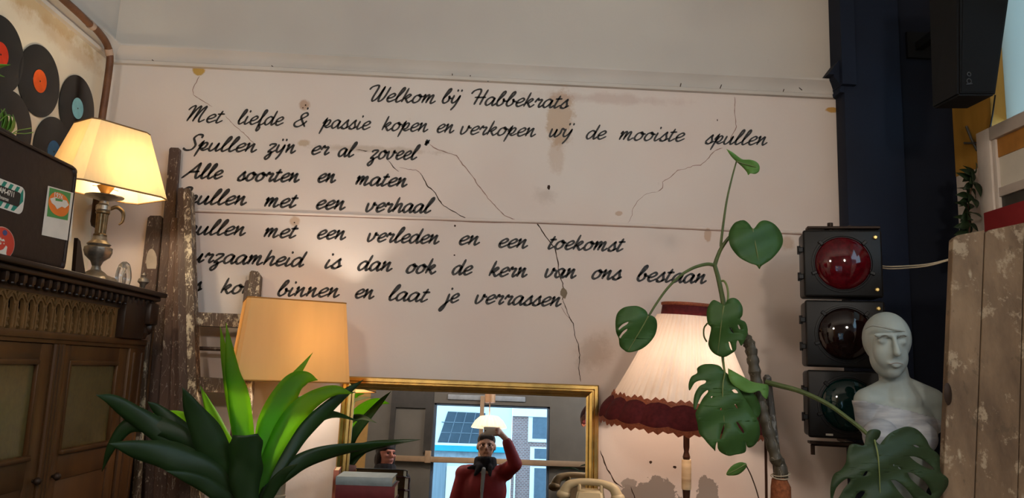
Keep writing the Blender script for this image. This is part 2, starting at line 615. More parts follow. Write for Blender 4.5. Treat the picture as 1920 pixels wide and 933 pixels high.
# ------------------------------------------------------------------ lettering on the wall
G = {
 'a': (1.05, [[(.78,.82),(.45,1),(.12,.7),(.06,.25),(.28,0),(.58,.3),(.8,.95)], [(.8,.95),(.72,.3),(.84,0),(1.12,.3)]]),
 'b': (.95, [[(.05,.45),(.5,1.35),(.52,1.72),(.34,1.62),(.14,.8),(.12,.22),(.36,0),(.66,.28),(.66,.72),(.6,.82),(.72,.6),(1.0,.58)]]),
 'd': (1.08, [[(.78,.82),(.45,1),(.12,.7),(.06,.25),(.28,0),(.58,.3),(.8,.95)], [(.92,1.75),(.76,.5),(.84,0),(1.12,.3)]]),
 'e': (.85, [[(.05,.38),(.48,.52),(.72,.82),(.52,1.0),(.18,.7),(.12,.25),(.38,0),(.92,.35)]]),
 'f': (.72, [[(0,.2),(.42,1.1),(.6,1.65),(.42,1.75),(.3,1.1),(.22,0),(.16,-.62),(.3,-.75),(.42,-.4),(.28,.0),(.5,.02),(.78,.3)]]),
 'h': (1.02, [[(.26,1.75),(.08,0)], [(.1,.25),(.45,.92),(.7,.9),(.66,.25),(.76,0),(1.06,.3)]]),
 'i': (.55, [[(.2,1),(.1,.25),(.24,0),(.58,.32)], [(.27,1.42),(.29,1.48)]]),
 'j': (.5, [[(.22,1),(.14,-.3),(-.1,-.95),(-.28,-.8),(-.05,-.35),(.5,.3)], [(.3,1.42),(.32,1.48)]]),
 'k': (.98, [[(.26,1.75),(.06,0)], [(.12,.35),(.5,.95),(.7,.85),(.45,.5),(.28,.42)], [(.32,.45),(.55,.12),(.72,0),(1.02,.32)]]),
 'l': (.66, [[(.02,.3),(.5,1.3),(.54,1.7),(.38,1.66),(.16,.75),(.14,.18),(.32,0),(.7,.32)]]),
 'm': (1.4, [[(.02,.72),(.18,1),(.1,0)], [(.12,.3),(.4,.95),(.56,.9),(.48,0)], [(.5,.3),(.8,.95),(.96,.9),(.9,.22),(1.02,0),(1.36,.32)]]),
 'n': (1.02, [[(.04,.78),(.18,1),(.1,.0)], [(.12,.25),(.4,.72),(.62,.98),(.6,.3),(.72,0),(1.05,.34)]]),
 'o': (.95, [[(.58,1.0),(.2,.78),(.08,.25),(.32,0),(.66,.25),(.74,.75),(.55,1),(.6,.8),(.98,.78)]]),
 'p': (.98, [[(.02,.5),(.3,1.15)], [(.32,1.25),(.02,-.75)], [(.14,.2),(.46,.92),(.72,.85),(.6,.35),(.34,.22),(.6,.05),(.98,.3)]]),
 'r': (.86, [[(.0,.55),(.2,1.05),(.3,.86),(.62,.9),(.5,.3),(.6,0),(.9,.32)]]),
 's': (.8, [[(.0,.2),(.5,1.05),(.5,.75),(.62,.3),(.42,0),(.1,.06),(.2,.2)], [(.5,.03),(.85,.34)]]),
 't': (.66, [[(.34,1.5),(.14,.3),(.26,0),(.66,.34)], [(-.02,1.05),(.62,1.12)]]),
 'u': (1.06, [[(.14,1),(.06,.25),(.26,0),(.56,.35),(.76,1)], [(.76,1),(.68,.25),(.8,0),(1.1,.32)]]),
 'v': (.98, [[(.08,1),(.1,.2),(.3,0),(.6,.4),(.66,1),(.74,.8),(1.0,.78)]]),
 'w': (1.3, [[(.08,1),(.08,.2),(.25,0),(.5,.45),(.58,.95)], [(.58,.95),(.54,.2),(.7,0),(1.0,.4),(1.06,1),(1.32,.82)]]),
 'z': (.85, [[(.02,.78),(.22,1),(.66,.92),(.12,.08),(.42,.06),(.4,-.55),(.18,-.85),(.02,-.6),(.4,-.1),(.86,.3)]]),
 'y': (.98, [[(.12,1),(.06,.3),(.26,.05),(.56,.4),(.74,1)], [(.74,1),(.55,-.2),(.28,-.85)], [(.3,1.42),(.32,1.48)], [(.68,1.42),(.7,1.48)]]),
 'W': (1.6, [[(-.35,1.35),(-.15,1.72),(.3,1.92),(.45,1.65),(.26,.35),(.4,0),(.75,.5),(1.05,1.85)], [(1.05,1.85),(.88,.3),(1.04,0),(1.36,.5),(1.58,1.8)]]),
 'H': (1.3, [[(-.35,1.3),(-.15,1.7),(.3,1.9),(.5,1.65),(.42,.9),(.3,0)], [(1.12,1.9),(.96,.9),(.86,0)], [(.1,.88),(1.2,.95)]]),
 'M': (1.7, [[(-.2,1.35),(.0,1.75),(.3,1.9),(.24,1.1),(.06,0)], [(.12,.3),(.5,1.5),(.8,1.9),(.68,.8),(.58,0)], [(.62,.3),(1.0,1.5),(1.3,1.88),(1.08,.6),(1.18,0),(1.6,.35)]]),
 'S': (1.02, [[(1.0,1.5),(1.0,1.85),(.62,1.9),(.36,1.5),(.55,1.05),(.74,.6),(.55,.1),(.1,0),(-.25,.25)]]),
 'A': (1.25, [[(-.55,-.05),(.2,.9),(.85,1.9)], [(.85,1.9),(.76,.7),(.82,.08),(1.02,.05),(1.26,.4)], [(-.05,.72),(1.0,.82)]]),
 'D': (1.3, [[(.4,1.8),(.15,0),(.7,.1),(1.15,.9),(.9,1.75),(.2,1.8)]]),
 '&': (1.1, [[(.95,.0),(.34,1.1),(.36,1.55),(.6,1.7),(.74,1.4),(.45,1.0),(.06,.5),(.12,.1),(.42,0),(.75,.35),(.9,.75)], [(.48,2.1),(.5,2.16)]]),
 '*': (.5, [[(.1,.1),(.5,.7)], [(.05,.5),(.55,.3)], [(.3,.0),(.2,.75)], [(.1,.25),(.5,.5)]]),
}
WORDS = [
 [('Welkom', 693, 817, 189, 194), ('by', 830, 866, 193, 194), ('Habbekrats', 884, 1067, 196, 203)],
 [('Met', 350, 422, 227, 231), ('liefde', 446, 532, 232, 235), ('&', 552, 577, 237, 238), ('passie', 598, 695, 239, 243), ('kopen', 716, 803, 244, 247), ('en', 820, 852, 248, 249), ('verkopen', 864, 1005, 251, 256), ('wy', 1031, 1076, 256, 257), ('de', 1100, 1137, 260, 261), ('mooiste', 1161, 1284, 262, 265), ('spullen', 1322, 1439, 269, 272)],
 [('Spullen', 343, 482, 281, 285), ('zyn', 497, 555, 285, 287), ('er', 585, 618, 289, 290), ('al', 635, 669, 293, 294), ('zoveel', 690, 787, 297, 299), ('*', 796, 806, 273, 273)],
 [('Alle', 340, 418, 333, 335), ('soorten', 445, 562, 338, 341), ('en', 597, 630, 341, 342), ('maten', 667, 764, 346, 350)],
 [('Spullen', 322, 463, 381, 384), ('met', 496, 560, 387, 389), ('een', 594, 648, 391, 393), ('verhaal', 687, 814, 396, 399)],
 [('Spullen', 322, 461, 438, 441), ('met', 495, 560, 444, 446), ('een', 596, 649, 447, 449), ('verleden', 690, 824, 452, 457), ('en', 862, 900, 458, 459), ('een', 936, 990, 463, 465), ('toekomst', 1030, 1173, 466, 471)],
 [('Duurzaamheid', 310, 576, 488, 500), ('is', 611, 641, 502, 503), ('dan', 672, 736, 506, 508), ('ook', 763, 818, 511, 513), ('de', 849, 886, 514, 515), ('kern', 917, 989, 517, 519), ('van', 1023, 1081, 519, 521), ('ons', 1111, 1166, 522, 524), ('bestaan', 1196, 1325, 526, 531)],
 [('Dus', 318, 379, 544, 546), ('kom', 414, 482, 549, 551), ('binnen', 522, 637, 554, 557), ('en', 667, 702, 558, 560), ('laat', 729, 807, 562, 566), ('je', 824, 861, 566, 567), ('verrassen', 892, 1053, 568, 574)],
]
XH = [15.5, 15.5, 15.5, 15.5, 16, 16, 16.5, 16.5]
WT = [(2.6, 4.4), (2.4, 4.2), (2.8, 4.8), (3.2, 5.4), (3.2, 5.4), (3.0, 5.2), (3.2, 5.4), (3.0, 5.2)]
LINES = ['welcome line', 'line about buying and selling', 'line with the star', 'kinds and sizes line', 'short line ending verhaal', 'line ending toekomst', 'line ending bestaan', 'lowest line ending verrassen']
k = NT('lettering_paint')
f = k.noise(k.coords((1, 1, 1)), 95, 4, .7)
k.l(k.ramp(f, .56, .78, lin('#1d1917'), lin('#6a5f57')), k.b.inputs['Base Color'])
k.set(Roughness=.6)
M_letter = k.m
SHEAR = .52

def ribbon(bm, pts2, wmin, wmax, y, nib=rad(40)):
    """Brush stroke through picture points, laid on the wall plane."""
    n = len(pts2)
    prev = None
    for i in range(n):
        t = (pts2[min(i+1, n-1)]-pts2[max(i-1, 0)])
        ang = math.atan2(-t.y, t.x)
        wd = (wmin + (wmax-wmin)*abs(math.sin(ang-nib+rad(15))))*.5
        nn = Vector((-t.y, t.x)).normalized()
        e = .55 if i in (0, n-1) else 1
        a = bm.verts.new(P(*(pts2[i]+nn*wd*e), y))
        b = bm.verts.new(P(*(pts2[i]-nn*wd*e), y))
        if prev:
            bm.faces.new((prev[0], prev[1], b, a))
        prev = (a, b)

for li, words in enumerate(WORDS):
    mb = MB()
    for wd, x0, x1, b0, b1 in words:
        cur = 0
        strokes = []
        for ch in wd:
            adv, ss = G[ch]
            for s in ss:
                strokes.append([Vector((cur+x+SHEAR*y*.62, y)) for x, y in s])
            cur += adv
        xs = [p.x for s in strokes for p in s]
        lo, hi = min(xs), max(xs)
        for s in strokes:
            q = []
            for p in spline(s, 6):
                t = (p.x-lo)/(hi-lo)
                q.append(Vector((lerp(x0, x1, t), lerp(b0, b1, t)-p.y*XH[li])))
            if len(s) == 2 and (s[0]-s[1]).length < .2:
                q = [q[0], q[0]+Vector((1.2, -2.6)), q[0]+Vector((2.0, -4.2))]
            ribbon(mb.bm, q, *WT[li], YB-.0016)
    mb.build('painted_lettering', M_letter, wall_back, 0, label='black script lettering, ' + LINES[li])

# cracks in the plaster
M_crack = plain('crack_dark', '#3d2c22', .9)  # dark brown for cracks, nail holes and scratches
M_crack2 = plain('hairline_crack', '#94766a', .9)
CR = [
 (2.2, M_crack, [(727,300),(738,313),(748,322)]),
 (1.6, M_crack2, [(748,313),(765,318),(780,318),(790,326)]),
 (2.6, M_crack, [(788,324),(797,340),(803,350),(816,361),(823,374),(832,386),(850,396),(864,405),(878,411)]),
 (2.2, M_crack2, [(805,270),(822,281),(856,292),(871,312),(884,327),(896,346),(915,371),(931,389),(946,403),(962,411),(990,414),(1006,416)]),
 (3.2, M_crack, [(1006,416),(1016,432),(1030,452),(1041,467),(1046,490),(1047,508),(1055,530),(1058,552),(1054,562)]),
 (2.2, M_crack, [(1055,560),(1066,590),(1075,606),(1078,628),(1084,645),(1087,665),(1085,690),(1089,716)]),
 (1.3, M_crack2, [(1052,575),(1062,590),(1072,600)]),
 (2.0, M_crack2, [(1378,181),(1377,212),(1381,238),(1373,252),(1369,262)]),
 (1.9, M_crack2, [(1355,277),(1340,283),(1322,303),(1313,310),(1304,309),(1285,316),(1271,319),(1256,332),(1243,341),(1243,352),(1233,359)]),
 (1.3, M_crack2, [(1233,359),(1212,363),(1195,377),(1186,392),(1186,402),(1177,418)]),
 (1.6, M_crack2, [(375,141),(368,154),(361,168),(363,178),(398,200)]),
 (1.5, M_crack2, [(422,217),(440,235),(460,252),(470,263),(478,271)]),
 (2.0, M_crack, [(668,280),(680,282),(690,283)]),
 (3.4, M_crack, [(1126,845),(1131,860),(1136,874),(1146,890),(1152,901),(1160,908),(1168,914)]),
 (2.4, M_crack, [(1182,912),(1188,927),(1196,945)]),
]
for wdt, m, pl in CR:
    mb = MB()
    pts2 = []
    for i in range(len(pl)-1):
        a, b = Vector(pl[i]), Vector(pl[i+1])
        n = max(1, int((b-a).length/5))
        for j in range(n):
            pts2.append(a.lerp(b, j/n)+Vector((random.uniform(-.8, .8), random.uniform(-.8, .8))))
    pts2.append(Vector(pl[-1]))
    prev = None
    for i, p in enumerate(pts2):
        t = pts2[min(i+1, len(pts2)-1)]-pts2[max(i-1, 0)]
        nn = Vector((-t.y, t.x)).normalized()
        h = wdt*.38*random.uniform(.5, 1.15)*(0.3 if i in (0, len(pts2)-1) else 1)
        a, b = mb.bm.verts.new(P(*(p+nn*h), YB-.0008)), mb.bm.verts.new(P(*(p-nn*h), YB-.0008))
        if prev:
            mb.bm.faces.new((prev[0], prev[1], b, a))
        prev = (a, b)
    mb.build('crack', m, wall_back, 0)
# thin brown line under the seam
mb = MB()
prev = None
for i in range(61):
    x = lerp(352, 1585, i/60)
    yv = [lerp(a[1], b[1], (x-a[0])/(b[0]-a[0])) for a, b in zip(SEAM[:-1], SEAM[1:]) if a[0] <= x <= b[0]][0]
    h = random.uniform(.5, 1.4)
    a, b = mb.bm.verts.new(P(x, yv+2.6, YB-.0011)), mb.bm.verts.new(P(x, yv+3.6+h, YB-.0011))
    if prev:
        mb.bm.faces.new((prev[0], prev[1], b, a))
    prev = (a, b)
mb.build('seam_line', M_crack2, wall_back, 0)
# chipped hole on the crack, and nail marks
M_chip = plain('bare_chip', '#7a6a58', .9)
def dab(px, py, rx, ry, m, name, y=YB-.001, n=11, rag=.25):
    mb = MB()
    mb.face([P(px+rx*math.cos(a)*random.uniform(1-rag, 1+rag), py+ry*math.sin(a)*random.uniform(1-rag, 1+rag), y) for a in [i/n*math.tau for i in range(n)]])
    return mb.build(name, m, wall_back, 0)
dab(1057, 549, 5.5, 10, M_chip, 'plaster_chip')
for px, py, rx, ry in ((1029, 351, 3, 5), (573, 197, 1.6, 1.6), (853, 423, 2, 2), (852, 478, 1.6, 1.6), (568, 202, 1.2, 1.2), (552, 417, 1.4, 1.4), (1345, 225, 1, 2), (1220, 866, 3, 2.4), (1265, 875, 3, 3), (1459, 162, 1.4, 2)):
    dab(px, py, rx, ry, M_crack, 'nail_hole')
# scratches and dead flies on the moulding
mb = MB()
for px, py, dx, dy in ((285, 112, 8, 6), (509, 123, 4, 3), (848, 138, 0, 7), (882, 141, -1, 7), (1277, 156, -2, 8), (1353, 158, -3, 8), (1470, 167, -2, 6), (1497, 163, 7, 6), (915, 148, 0, 5)):
    ends = []
    for qx, qy in ((px, py), (px+dx, py+dy)):
        z = P(qx, qy, YB-.035).z
        ends.append(P(qx, qy, YB-max(.02, min(.052, .020+(z-3.196)*.75))))
    mb.tube(ends, .0022, 5)
mb.build('scratch_marks', M_crack, bpy.data.objects['trim_2'], 0)


# ================================================================== PIPE
c1 = PX(120, 0, XL+.075)
c2 = PX(165, 42, XL+.075)
end = P(178, 418, YB-.05)
mid = P(206, 108, YB-.05)
XP = XL+.078
c1, c2 = PX(120, 0, XP), PX(165, 42, XP)
pp = [Vector((XP, 1.0, c1.z)), Vector((XP, 2.2, c1.z)), c1, c2, PX(181, 56, XP), P(196, 75, 3.49), P(204, 94, 3.54), P(206, 116, 3.56), P(199, 170, 3.56), P(190, 235, 3.56), P(183, 330, 3.56)]
t = thing('wall_pipe', 'brown painted pipe running along the moulding and down the room corner', 'pipe', (0, 0, 0))
MB().tube(spline(pp, 8), .0165, 14).build('pipe', M_copper, t)
mb = MB()
mb.lathe([(.001, -.01), (.020, 0), (.026, .02), (.026, .13), (.022, .15), (.017, .16)], 16)
mb.xf(Matrix.Translation(P(180, 424, 3.56)))
mb.tube([P(181, 385, 3.575), P(181, 385, YB)], .014, 10)
mb.build('end_cap', M_darkiron, t, label='dark iron end cap')
for p0, p1 in ((PX(168, 45, XP), PX(174, 50, XP)), (P(203, 91, 3.535), P(205.5, 103, 3.555))):
    MB().tube([p0, p1], .019, 14).build('clip', plain('pipe_clip', '#a38a78', .5), t, label='pale pipe clip')

# ================================================================== RECORDS ON THE LEFT WALL
k = NT('vinyl')
gr = k.n('ShaderNodeVectorMath', operation='LENGTH'); k.l(k.tc.outputs['Object'], gr.inputs[0])
sn = k.math('SINE', k.math('MULTIPLY', gr.outputs[1], 2600.0))
k.set(Base_Color=lin('#0d0c0c'), Specular_IOR_Level=.4, Roughness=.22, Anisotropic=.9, Anisotropic_Rotation=.25)
tg = k.n('ShaderNodeTangent', direction_type='RADIAL', axis='X'); k.l(tg.outputs[0], k.b.inputs['Tangent'])
k.bump(sn, .12, .0005)
M_vinyl = k.m
M_hole = plain('spindle_hole', '#201a18', .6)
def record(px, py, h, label, extra=None):
    c = PX(px, py, XL)
    t = thing('vinyl_record', label, 'record', (XL+.004, c.y, c.z), 0, 'vinyl records stuck on the left wall')
    mb = MB()
    mb.lathe([(.001, .0028), (.049, .0028), (.0495, .0018), (.146, .0022), (.1495, .0015), (.1495, -.0015), (.001, -.0015)], 72, close=False)
    mb.xf(Matrix.Rotation(rad(90), 4, 'Y'))
    mb.build('disc', M_vinyl, t, 20)
    mb = MB()
    mb.lathe([(.0035, .0034), (.0475, .0034), (.048, .0027)], 40, close=False)
    mb.xf(Matrix.Rotation(rad(90), 4, 'Y'))
    mb.build('paper_label', plain('record_label', h, .6, var=.15, scale=40), t, 20)
    mb = MB()
    mb.lathe([(.0001, .0037), (.004, .0037), (.004, .0025)], 14, close=False)
    mb.xf(Matrix.Rotation(rad(90), 4, 'Y'))
    mb.build('spindle_hole', M_hole, t, 20)
    return t
record(72, 152, '#d8561c', 'black vinyl record with plain orange label between the red and pale blue ones')
record(143, 203, '#77aab0', 'black vinyl record with pale blue label nearest the room corner')
record(-2, 102, '#dc3a1c', 'black vinyl record with red label at the upper left, cut by the picture edge')
r4 = record(15, 240, '#cfc0a2', 'black vinyl record with cream printed label behind the trailing green leaves')
mb = MB()
for _ in range(9):
    a, q = random.uniform(0, 6.28), random.uniform(.008, .038)
    cy, cz = math.cos(a)*q, math.sin(a)*q
    r = random.uniform(.004, .008)
    mb.face([(.0040, cy+r*math.cos(b)*random.uniform(.5, 1.2), cz+r*math.sin(b)) for b in [i/8*math.tau for i in range(8)]])
mb.build('label_print', plain('label_print', '#a5563a', .6), r4, 0)
r5 = record(98, 284, '#2f5e94', 'black vinyl record with blue label half hidden by suitcase and lamp')

# ================================================================== CABINET
CX = -1.48
CY0, CY1, CT = 2.09, 3.455, 2.005
cab = thing('carved_cabinet', 'tall carved dark wooden cabinet with glazed doors and arched fretwork frieze', 'cabinet', (XL+.21, (CY0+CY1)/2, 0))
def cb(mb, name, mat, parent=None, smooth=30, label=None):
    o = mb.build(name, mat, None, smooth, label)
    o.parent = parent or cab
    if parent is None:
        o.matrix_parent_inverse = cab.matrix_basis.inverted()
        o.location = (0, 0, 0)
    return o
bpy.context.view_layer.update()
def hang(o, root):
    """Parent o to root while its mesh stays in world coordinates."""
    o.parent = root
    o.matrix_parent_inverse = Matrix.Translation(Vector(root.location)) .inverted() if root.rotation_euler.z == 0 else (Matrix.Translation(Vector(root.location)) @ Matrix.Rotation(root.rotation_euler.z, 4, 'Z')).inverted()
    return o
def pt(mb, name, mat, root, smooth=30, label=None):
    return hang(mb.build(name, mat, None, smooth, label), root)
# carcass
mb = MB()
mb.box2((XL+.001, CY0, .08), (CX-.03, CY1, 1.955))
mb.box2((XL+.001, CY0-.01, 0), (CX-.01, CY1+.01, .10), .006)
pt(mb, 'carcass', M_wood, cab)
mb = MB()   # top board and stepped cornice
mb.box2((XL+.001, CY0-.07, 1.985), (CX+.065, CY1+.035, CT), .006)
mb.box2((XL+.001, CY0-.05, 1.965), (CX+.045, CY1+.02, 1.986), .008)
mb.box2((XL+.001, CY0-.02, 1.915), (CX+.005, CY1+.005, 1.966))
pt(mb, 'cornice', M_wood_dark, cab)
y = CY0
while y < CY1:
    mb = MB()
    mb.lathe([(.001, 1.926), (.008, 1.928), (.011, 1.932), (.011, 1.936), (.013, 1.940), (.0135, 1.958), (.012, 1.9655)], 10, (CX+.020, y, 0), lambda a, r, z: r*(1+.18*math.cos(4*a+math.pi)) if z > 1.939 else r)
    pt(mb, 'dentil', M_wood_dark, cab)
    y += .0476
# fretwork frieze: pierced arches in front of a dark back
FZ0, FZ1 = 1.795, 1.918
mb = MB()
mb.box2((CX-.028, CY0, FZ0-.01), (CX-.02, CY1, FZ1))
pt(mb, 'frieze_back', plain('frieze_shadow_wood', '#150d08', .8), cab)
mb = MB()
step = .0544
ya = 3.118
n_arch = 20
for i in range(n_arch):
    yc = ya-step*i
    if yc < CY0+.03:
        break
    # arch head: plate with a round opening, built as a strip round the hole
    hw, top = step/2, FZ1-.004
    zc = FZ1-.045
    r = .0145
    k0 = []
    for j in range(13):
        a = math.pi*j/12
        inner = Vector((CX, yc+math.cos(a)*r, zc+math.sin(a)*r*1.5))
        ou = Vector((CX, yc+math.cos(a)*hw if j not in (0, 12) else yc+math.copysign(hw, math.cos(a)), min(zc+math.sin(a)*hw*2.2, top)))
        k0.append((inner, ou))
    for j in range(12):
        (a, b), (c, d) = k0[j], k0[j+1]
        mb.prism([a, b, d, c], (-.012, 0, 0))
    for s in (-1, 1):
        mb.box2((CX-.012, yc+s*r, FZ0), (CX, yc+s*hw, zc+.0005))
        mb.tube([(CX+.001, yc+s*(r+.005), FZ0+.004), (CX+.001, yc+s*(r+.005), zc)], .0028, 6)
    # pointed hood over each arch
    mb.tube([(CX+.002, yc-hw, zc+.012), (CX+.002, yc-.010, zc+.030), (CX+.002, yc, zc+.036), (CX+.002, yc+.010, zc+.030), (CX+.002, yc+hw, zc+.012)], .0030, 6)
    # little carved baluster inside
    mb.lathe([(.0015, FZ0), (.009, FZ0+.010), (.004, FZ0+.022), (.009, FZ0+.034), (.0035, FZ0+.046), (.006, FZ0+.055), (.001, FZ0+.066)], 8, (CX-.008, yc, 0))
fz_end = ya-step*(i-1)-step/2
mb.box2((CX-.012, ya+step/2, FZ0), (CX, 3.175, FZ1))
mb.box2((CX-.014, CY0, FZ1-.006), (CX+.002, 3.18, FZ1+.002))
pt(mb, 'fretwork_frieze', M_wood_mid, cab)
mb = MB()
mb.box2((CX-.02, CY0, 1.770), (CX+.012, CY1, FZ0), .004)
mb.box2((CX-.02, CY0, 1.757), (CX+.004, CY1, 1.771))
pt(mb, 'frieze_rail', M_wood, cab)
# corner block with carved bracket
mb = MB()
mb.box2((CX-.03, 3.18, FZ0), (CX+.030, 3.37, 1.955), .006)
mb.box2((CX-.03, 3.37, 1.86), (CX+.05, CY1, 1.955), .01)
mb.lathe([(.002, 1.795), (.018, 1.80), (.026, 1.825), (.016, 1.85), (.030, 1.88), (.02, 1.90)], 12, (CX+.008, 3.395, 0))
mb.ball((CX+.012, 3.43, 1.85), (.03, .022, .035), 12, 8)
pt(mb, 'corner_bracket', M_wood_dark, cab)
# end stile
mb = MB()
mb.box2((CX-.03, 3.31, .1), (CX+.008, CY1, 1.758), .004)
mb.tube([(CX+.008, 3.345, .15), (CX+.008, 3.345, 1.74)], .007, 8)
mb.tube([(CX+.008, 3.42, .15), (CX+.008, 3.42, 1.74)], .007, 8)
pt(mb, 'end_stile', M_wood, cab)
# two glazed doors
k = NT('frosted_door_glass')
f = k.noise(k.coords((1, 1, 1)), 60, 4)
k.l(k.mix(k.ramp(f, .3, .7), lin('#5a4c2a'), lin('#4a4026')), k.b.inputs['Base Color'])
k.set(Roughness=.32, Specular_IOR_Level=.6)
k.bump(k.noise(k.coords((1, 1, .25)), 40, 3), .18, .006)
M_frost = k.m
def cab_door(y0, y1, handle_y):
    zt_, zb_ = 1.755, .14
    sw = .070
    fx = CX-.002
    mb = MB()
    mb.box2((fx-.024, y0, zb_), (fx, y0+sw*.75, zt_), .004)
    mb.box2((fx-.024, y1-sw, zb_), (fx, y1, zt_), .004)
    mb.box2((fx-.023, y0+sw*.75-.003, zt_-.055), (fx-.001, y1-sw+.003, zt_), .003)
    mb.box2((fx-.023, y0+sw*.75-.003, 1.28), (fx-.001, y1-sw+.003, 1.375), .003)
    mb.box2((fx-.023, y0+sw*.75-.003, zb_), (fx-.001, y1-sw+.003, zb_+.1), .003)
    fr = pt(mb, 'door', M_wood, cab)
    ins = lambda: None
    mb = MB()
    mb.box2((fx-.017, y0+.03, 1.37), (fx-.012, y1-.05, zt_-.05))
    g = mb.build('glass_pane', M_frost, fr, 0, label='dull frosted glass pane')
    mb = MB()
    mb.box2((fx-.012, y0+sw*.75-.001, zt_-.072), (fx+.004, y1-sw+.001, zt_-.053), .005)
    mb.box2((fx-.012, y0+sw*.75-.001, 1.370), (fx+.016, y1-sw+.001, 1.388), .005)
    for yy in (y0+sw*.75-.004, y1-sw-.010):
        mb.box2((fx-.012, yy, 1.37), (fx+.004, yy+.014, zt_-.055), .004)
    mb.build('pane_moulding', M_wood, fr, 30)
    mb = MB()
    mb.box2((fx-.02, y0+.03, zb_+.09), (fx-.006, y1-.05, 1.29), .012)
    mb.build('lower_panel', M_wood, fr, 30)
    mb = MB()
    mb.ball((fx+.018, handle_y, 1.30), .013, 12, 8)
    mb.tube([(fx, handle_y, 1.30), (fx+.018, handle_y, 1.30)], .005, 8)
    mb.build('knob', M_darkiron, fr, 30)
cab_door(2.81, 3.305, 2.835)
cab_door(2.20, 2.738, 2.715)
mb = MB()
for yy in (2.752, 2.774, 2.796):
    mb.tube([(CX, yy, .14), (CX, yy, 1.755)], .010, 8)
mb.box2((CX-.026, 2.74, .1), (CX-.001, 2.808, 1.757))
pt(mb, 'centre_stile', M_wood, cab)
mb = MB()
mb.box2((CX-.03, CY0, .1), (CX+.002, 2.198, 1.757), .004)
pt(mb, 'near_stile', M_wood, cab)

# ================================================================== SUITCASE ON THE CABINET
SX = -1.495
su = thing('suitcase', 'dark brown travelling case with stickers standing on the carved cabinet', 'suitcase', (SX-.09, 2.44, CT))
M_case = plain('brown_fibre_case', '#2c1d16', .55, var=.2, scale=30, bump=.1)
M_caseedge = plain('dark_case_edge', '#281a14', .5, var=.3, scale=20)
mb = MB()
mb.box2((SX-.17, 2.13, CT), (SX, 2.775, CT+.385), .028, 5)
pt(mb, 'case_body', M_case, su, 40)
mb = MB()
for X in (SX-.004, SX-.166):
    loop = []
    y0, y1, z0, z1, r = 2.136, 2.769, CT+.0078, CT+.379, .03
    for cy, cz, a0 in ((y1-r, z1-r, 0), (y0+r, z1-r, 90), (y0+r, z0+r, 180), (y1-r, z0+r, 270)):
        for j in range(5):
            a = rad(a0+j*22.5)
            loop.append(Vector((X, cy+math.cos(a)*r, cz+math.sin(a)*r)))
    loop.append(loop[0])
    mb.tube(loop, .007, 8)
pt(mb, 'edge_piping', M_caseedge, su)
for y in (2.145, 2.76):
    for z in (CT+.0268, CT+.366):
        mb = MB()
        mb.ball((SX-.028, y, z), (.034, .022, .026), 14, 10)
        pt(mb, 'corner_cap', M_caseedge, su)
mb = MB()
mb.tube(spline([(SX-.085, 2.36, CT+.385), (SX-.085, 2.37, CT+.415), (SX-.085, 2.45, CT+.42), (SX-.085, 2.53, CT+.415), (SX-.085, 2.54, CT+.385)], 5), .010, 10)
pt(mb, 'handle', M_caseedge, su)
# stickers: flat paper on the face
def sticker_pts(pix, X):
    return [PX(a, b, X) for a, b in pix]
M_paper = plain('white_paper', '#d6cabb', .6, var=.1)
M_green = plain('sticker_green', '#4f8a4a', .6, var=.1)
M_orange = plain('sticker_orange', '#e2752a', .6, var=.1)
M_teal = plain('sticker_teal', '#1f7a66', .6, var=.1)
M_red = plain('sticker_red', '#c2402e', .6, var=.1)
M_ink = plain('sticker_ink', '#2b2622', .6)
def flat(name, pts3, mat, parent, world_root=None):
    mb = MB(); mb.face(pts3)
    o = mb.build(name, mat, None, 0)
    return o
def text_mesh(body, mat, name, size, origin, xdir, updir, shear=0.0, bold=0.0, xs=1.0):
    cu = bpy.data.curves.new(name, 'FONT')
    cu.body = body
    cu.size = 1
    cu.offset = bold
    cu.fill_mode = 'FRONT'
    o = bpy.data.objects.new(name, cu)
    COL.objects.link(o)
    bpy.context.view_layer.update()
    me = bpy.data.meshes.new_from_object(o.evaluated_get(bpy.context.evaluated_depsgraph_get()))
    bpy.data.objects.remove(o)
    bpy.data.curves.remove(cu)
    x = Vector(xdir).normalized(); u = Vector(updir).normalized()
    for v in me.vertices:
        v.co = Vector(origin) + x*(v.co.x+v.co.y*shear)*size*xs + u*v.co.y*size
    me.materials.clear()
    me.materials.append(mat)
    ob = bpy.data.objects.new(name, me)
    COL.objects.link(ob)
    return ob
YD, ZU = (0, 1, 0), (0, 0, 1)
X1, X2, X3 = SX+.0012, SX+.0020, SX+.0028
s1 = pt(MB().face(sticker_pts([(90, 348), (140, 362), (133, 452), (78, 440)], X1)), 'sticker', M_paper, su, 0, 'white sticker with 1976 in an orange roundel on green')
flat_o = MB().face(sticker_pts([(93, 351), (133, 362), (127, 413), (88, 405)], X2)).build('green_field', M_green, None, 0)
hang(flat_o, su); flat_o.parent = s1; flat_o.matrix_parent_inverse = Matrix()
c = PX(111, 383, X3)
mb = MB()
mb.face([(X3, c.y+.066*math.cos(a)*(abs(math.cos(a))**-.15 if abs(math.cos(a)) > .01 else 1), c.z+.040*math.sin(a)) for a in [i/32*math.tau for i in range(32)]])
o = mb.build('orange_roundel', M_orange, None, 0); o.parent = s1
ph = [(94, 372), (104, 369), (110, 372), (118, 374), (125, 376), (129, 384), (122, 390), (116, 387), (107, 392), (103, 385), (97, 380)]
o = MB().face(sticker_pts(ph, SX+.0036)).build('white_patch', M_paper, None, 0); o.parent = s1
o = MB().face(sticker_pts([(104, 371), (118, 374), (117, 378), (104, 376)], SX+.0042)).build('green_patch', M_green, None, 0); o.parent = s1
o = text_mesh('1976', M_paper, 'year_print', .024, PX(100, 367.5, SX+.0042), (0, 1, -.02), ZU, 0, .02, 1.25); o.parent = s1
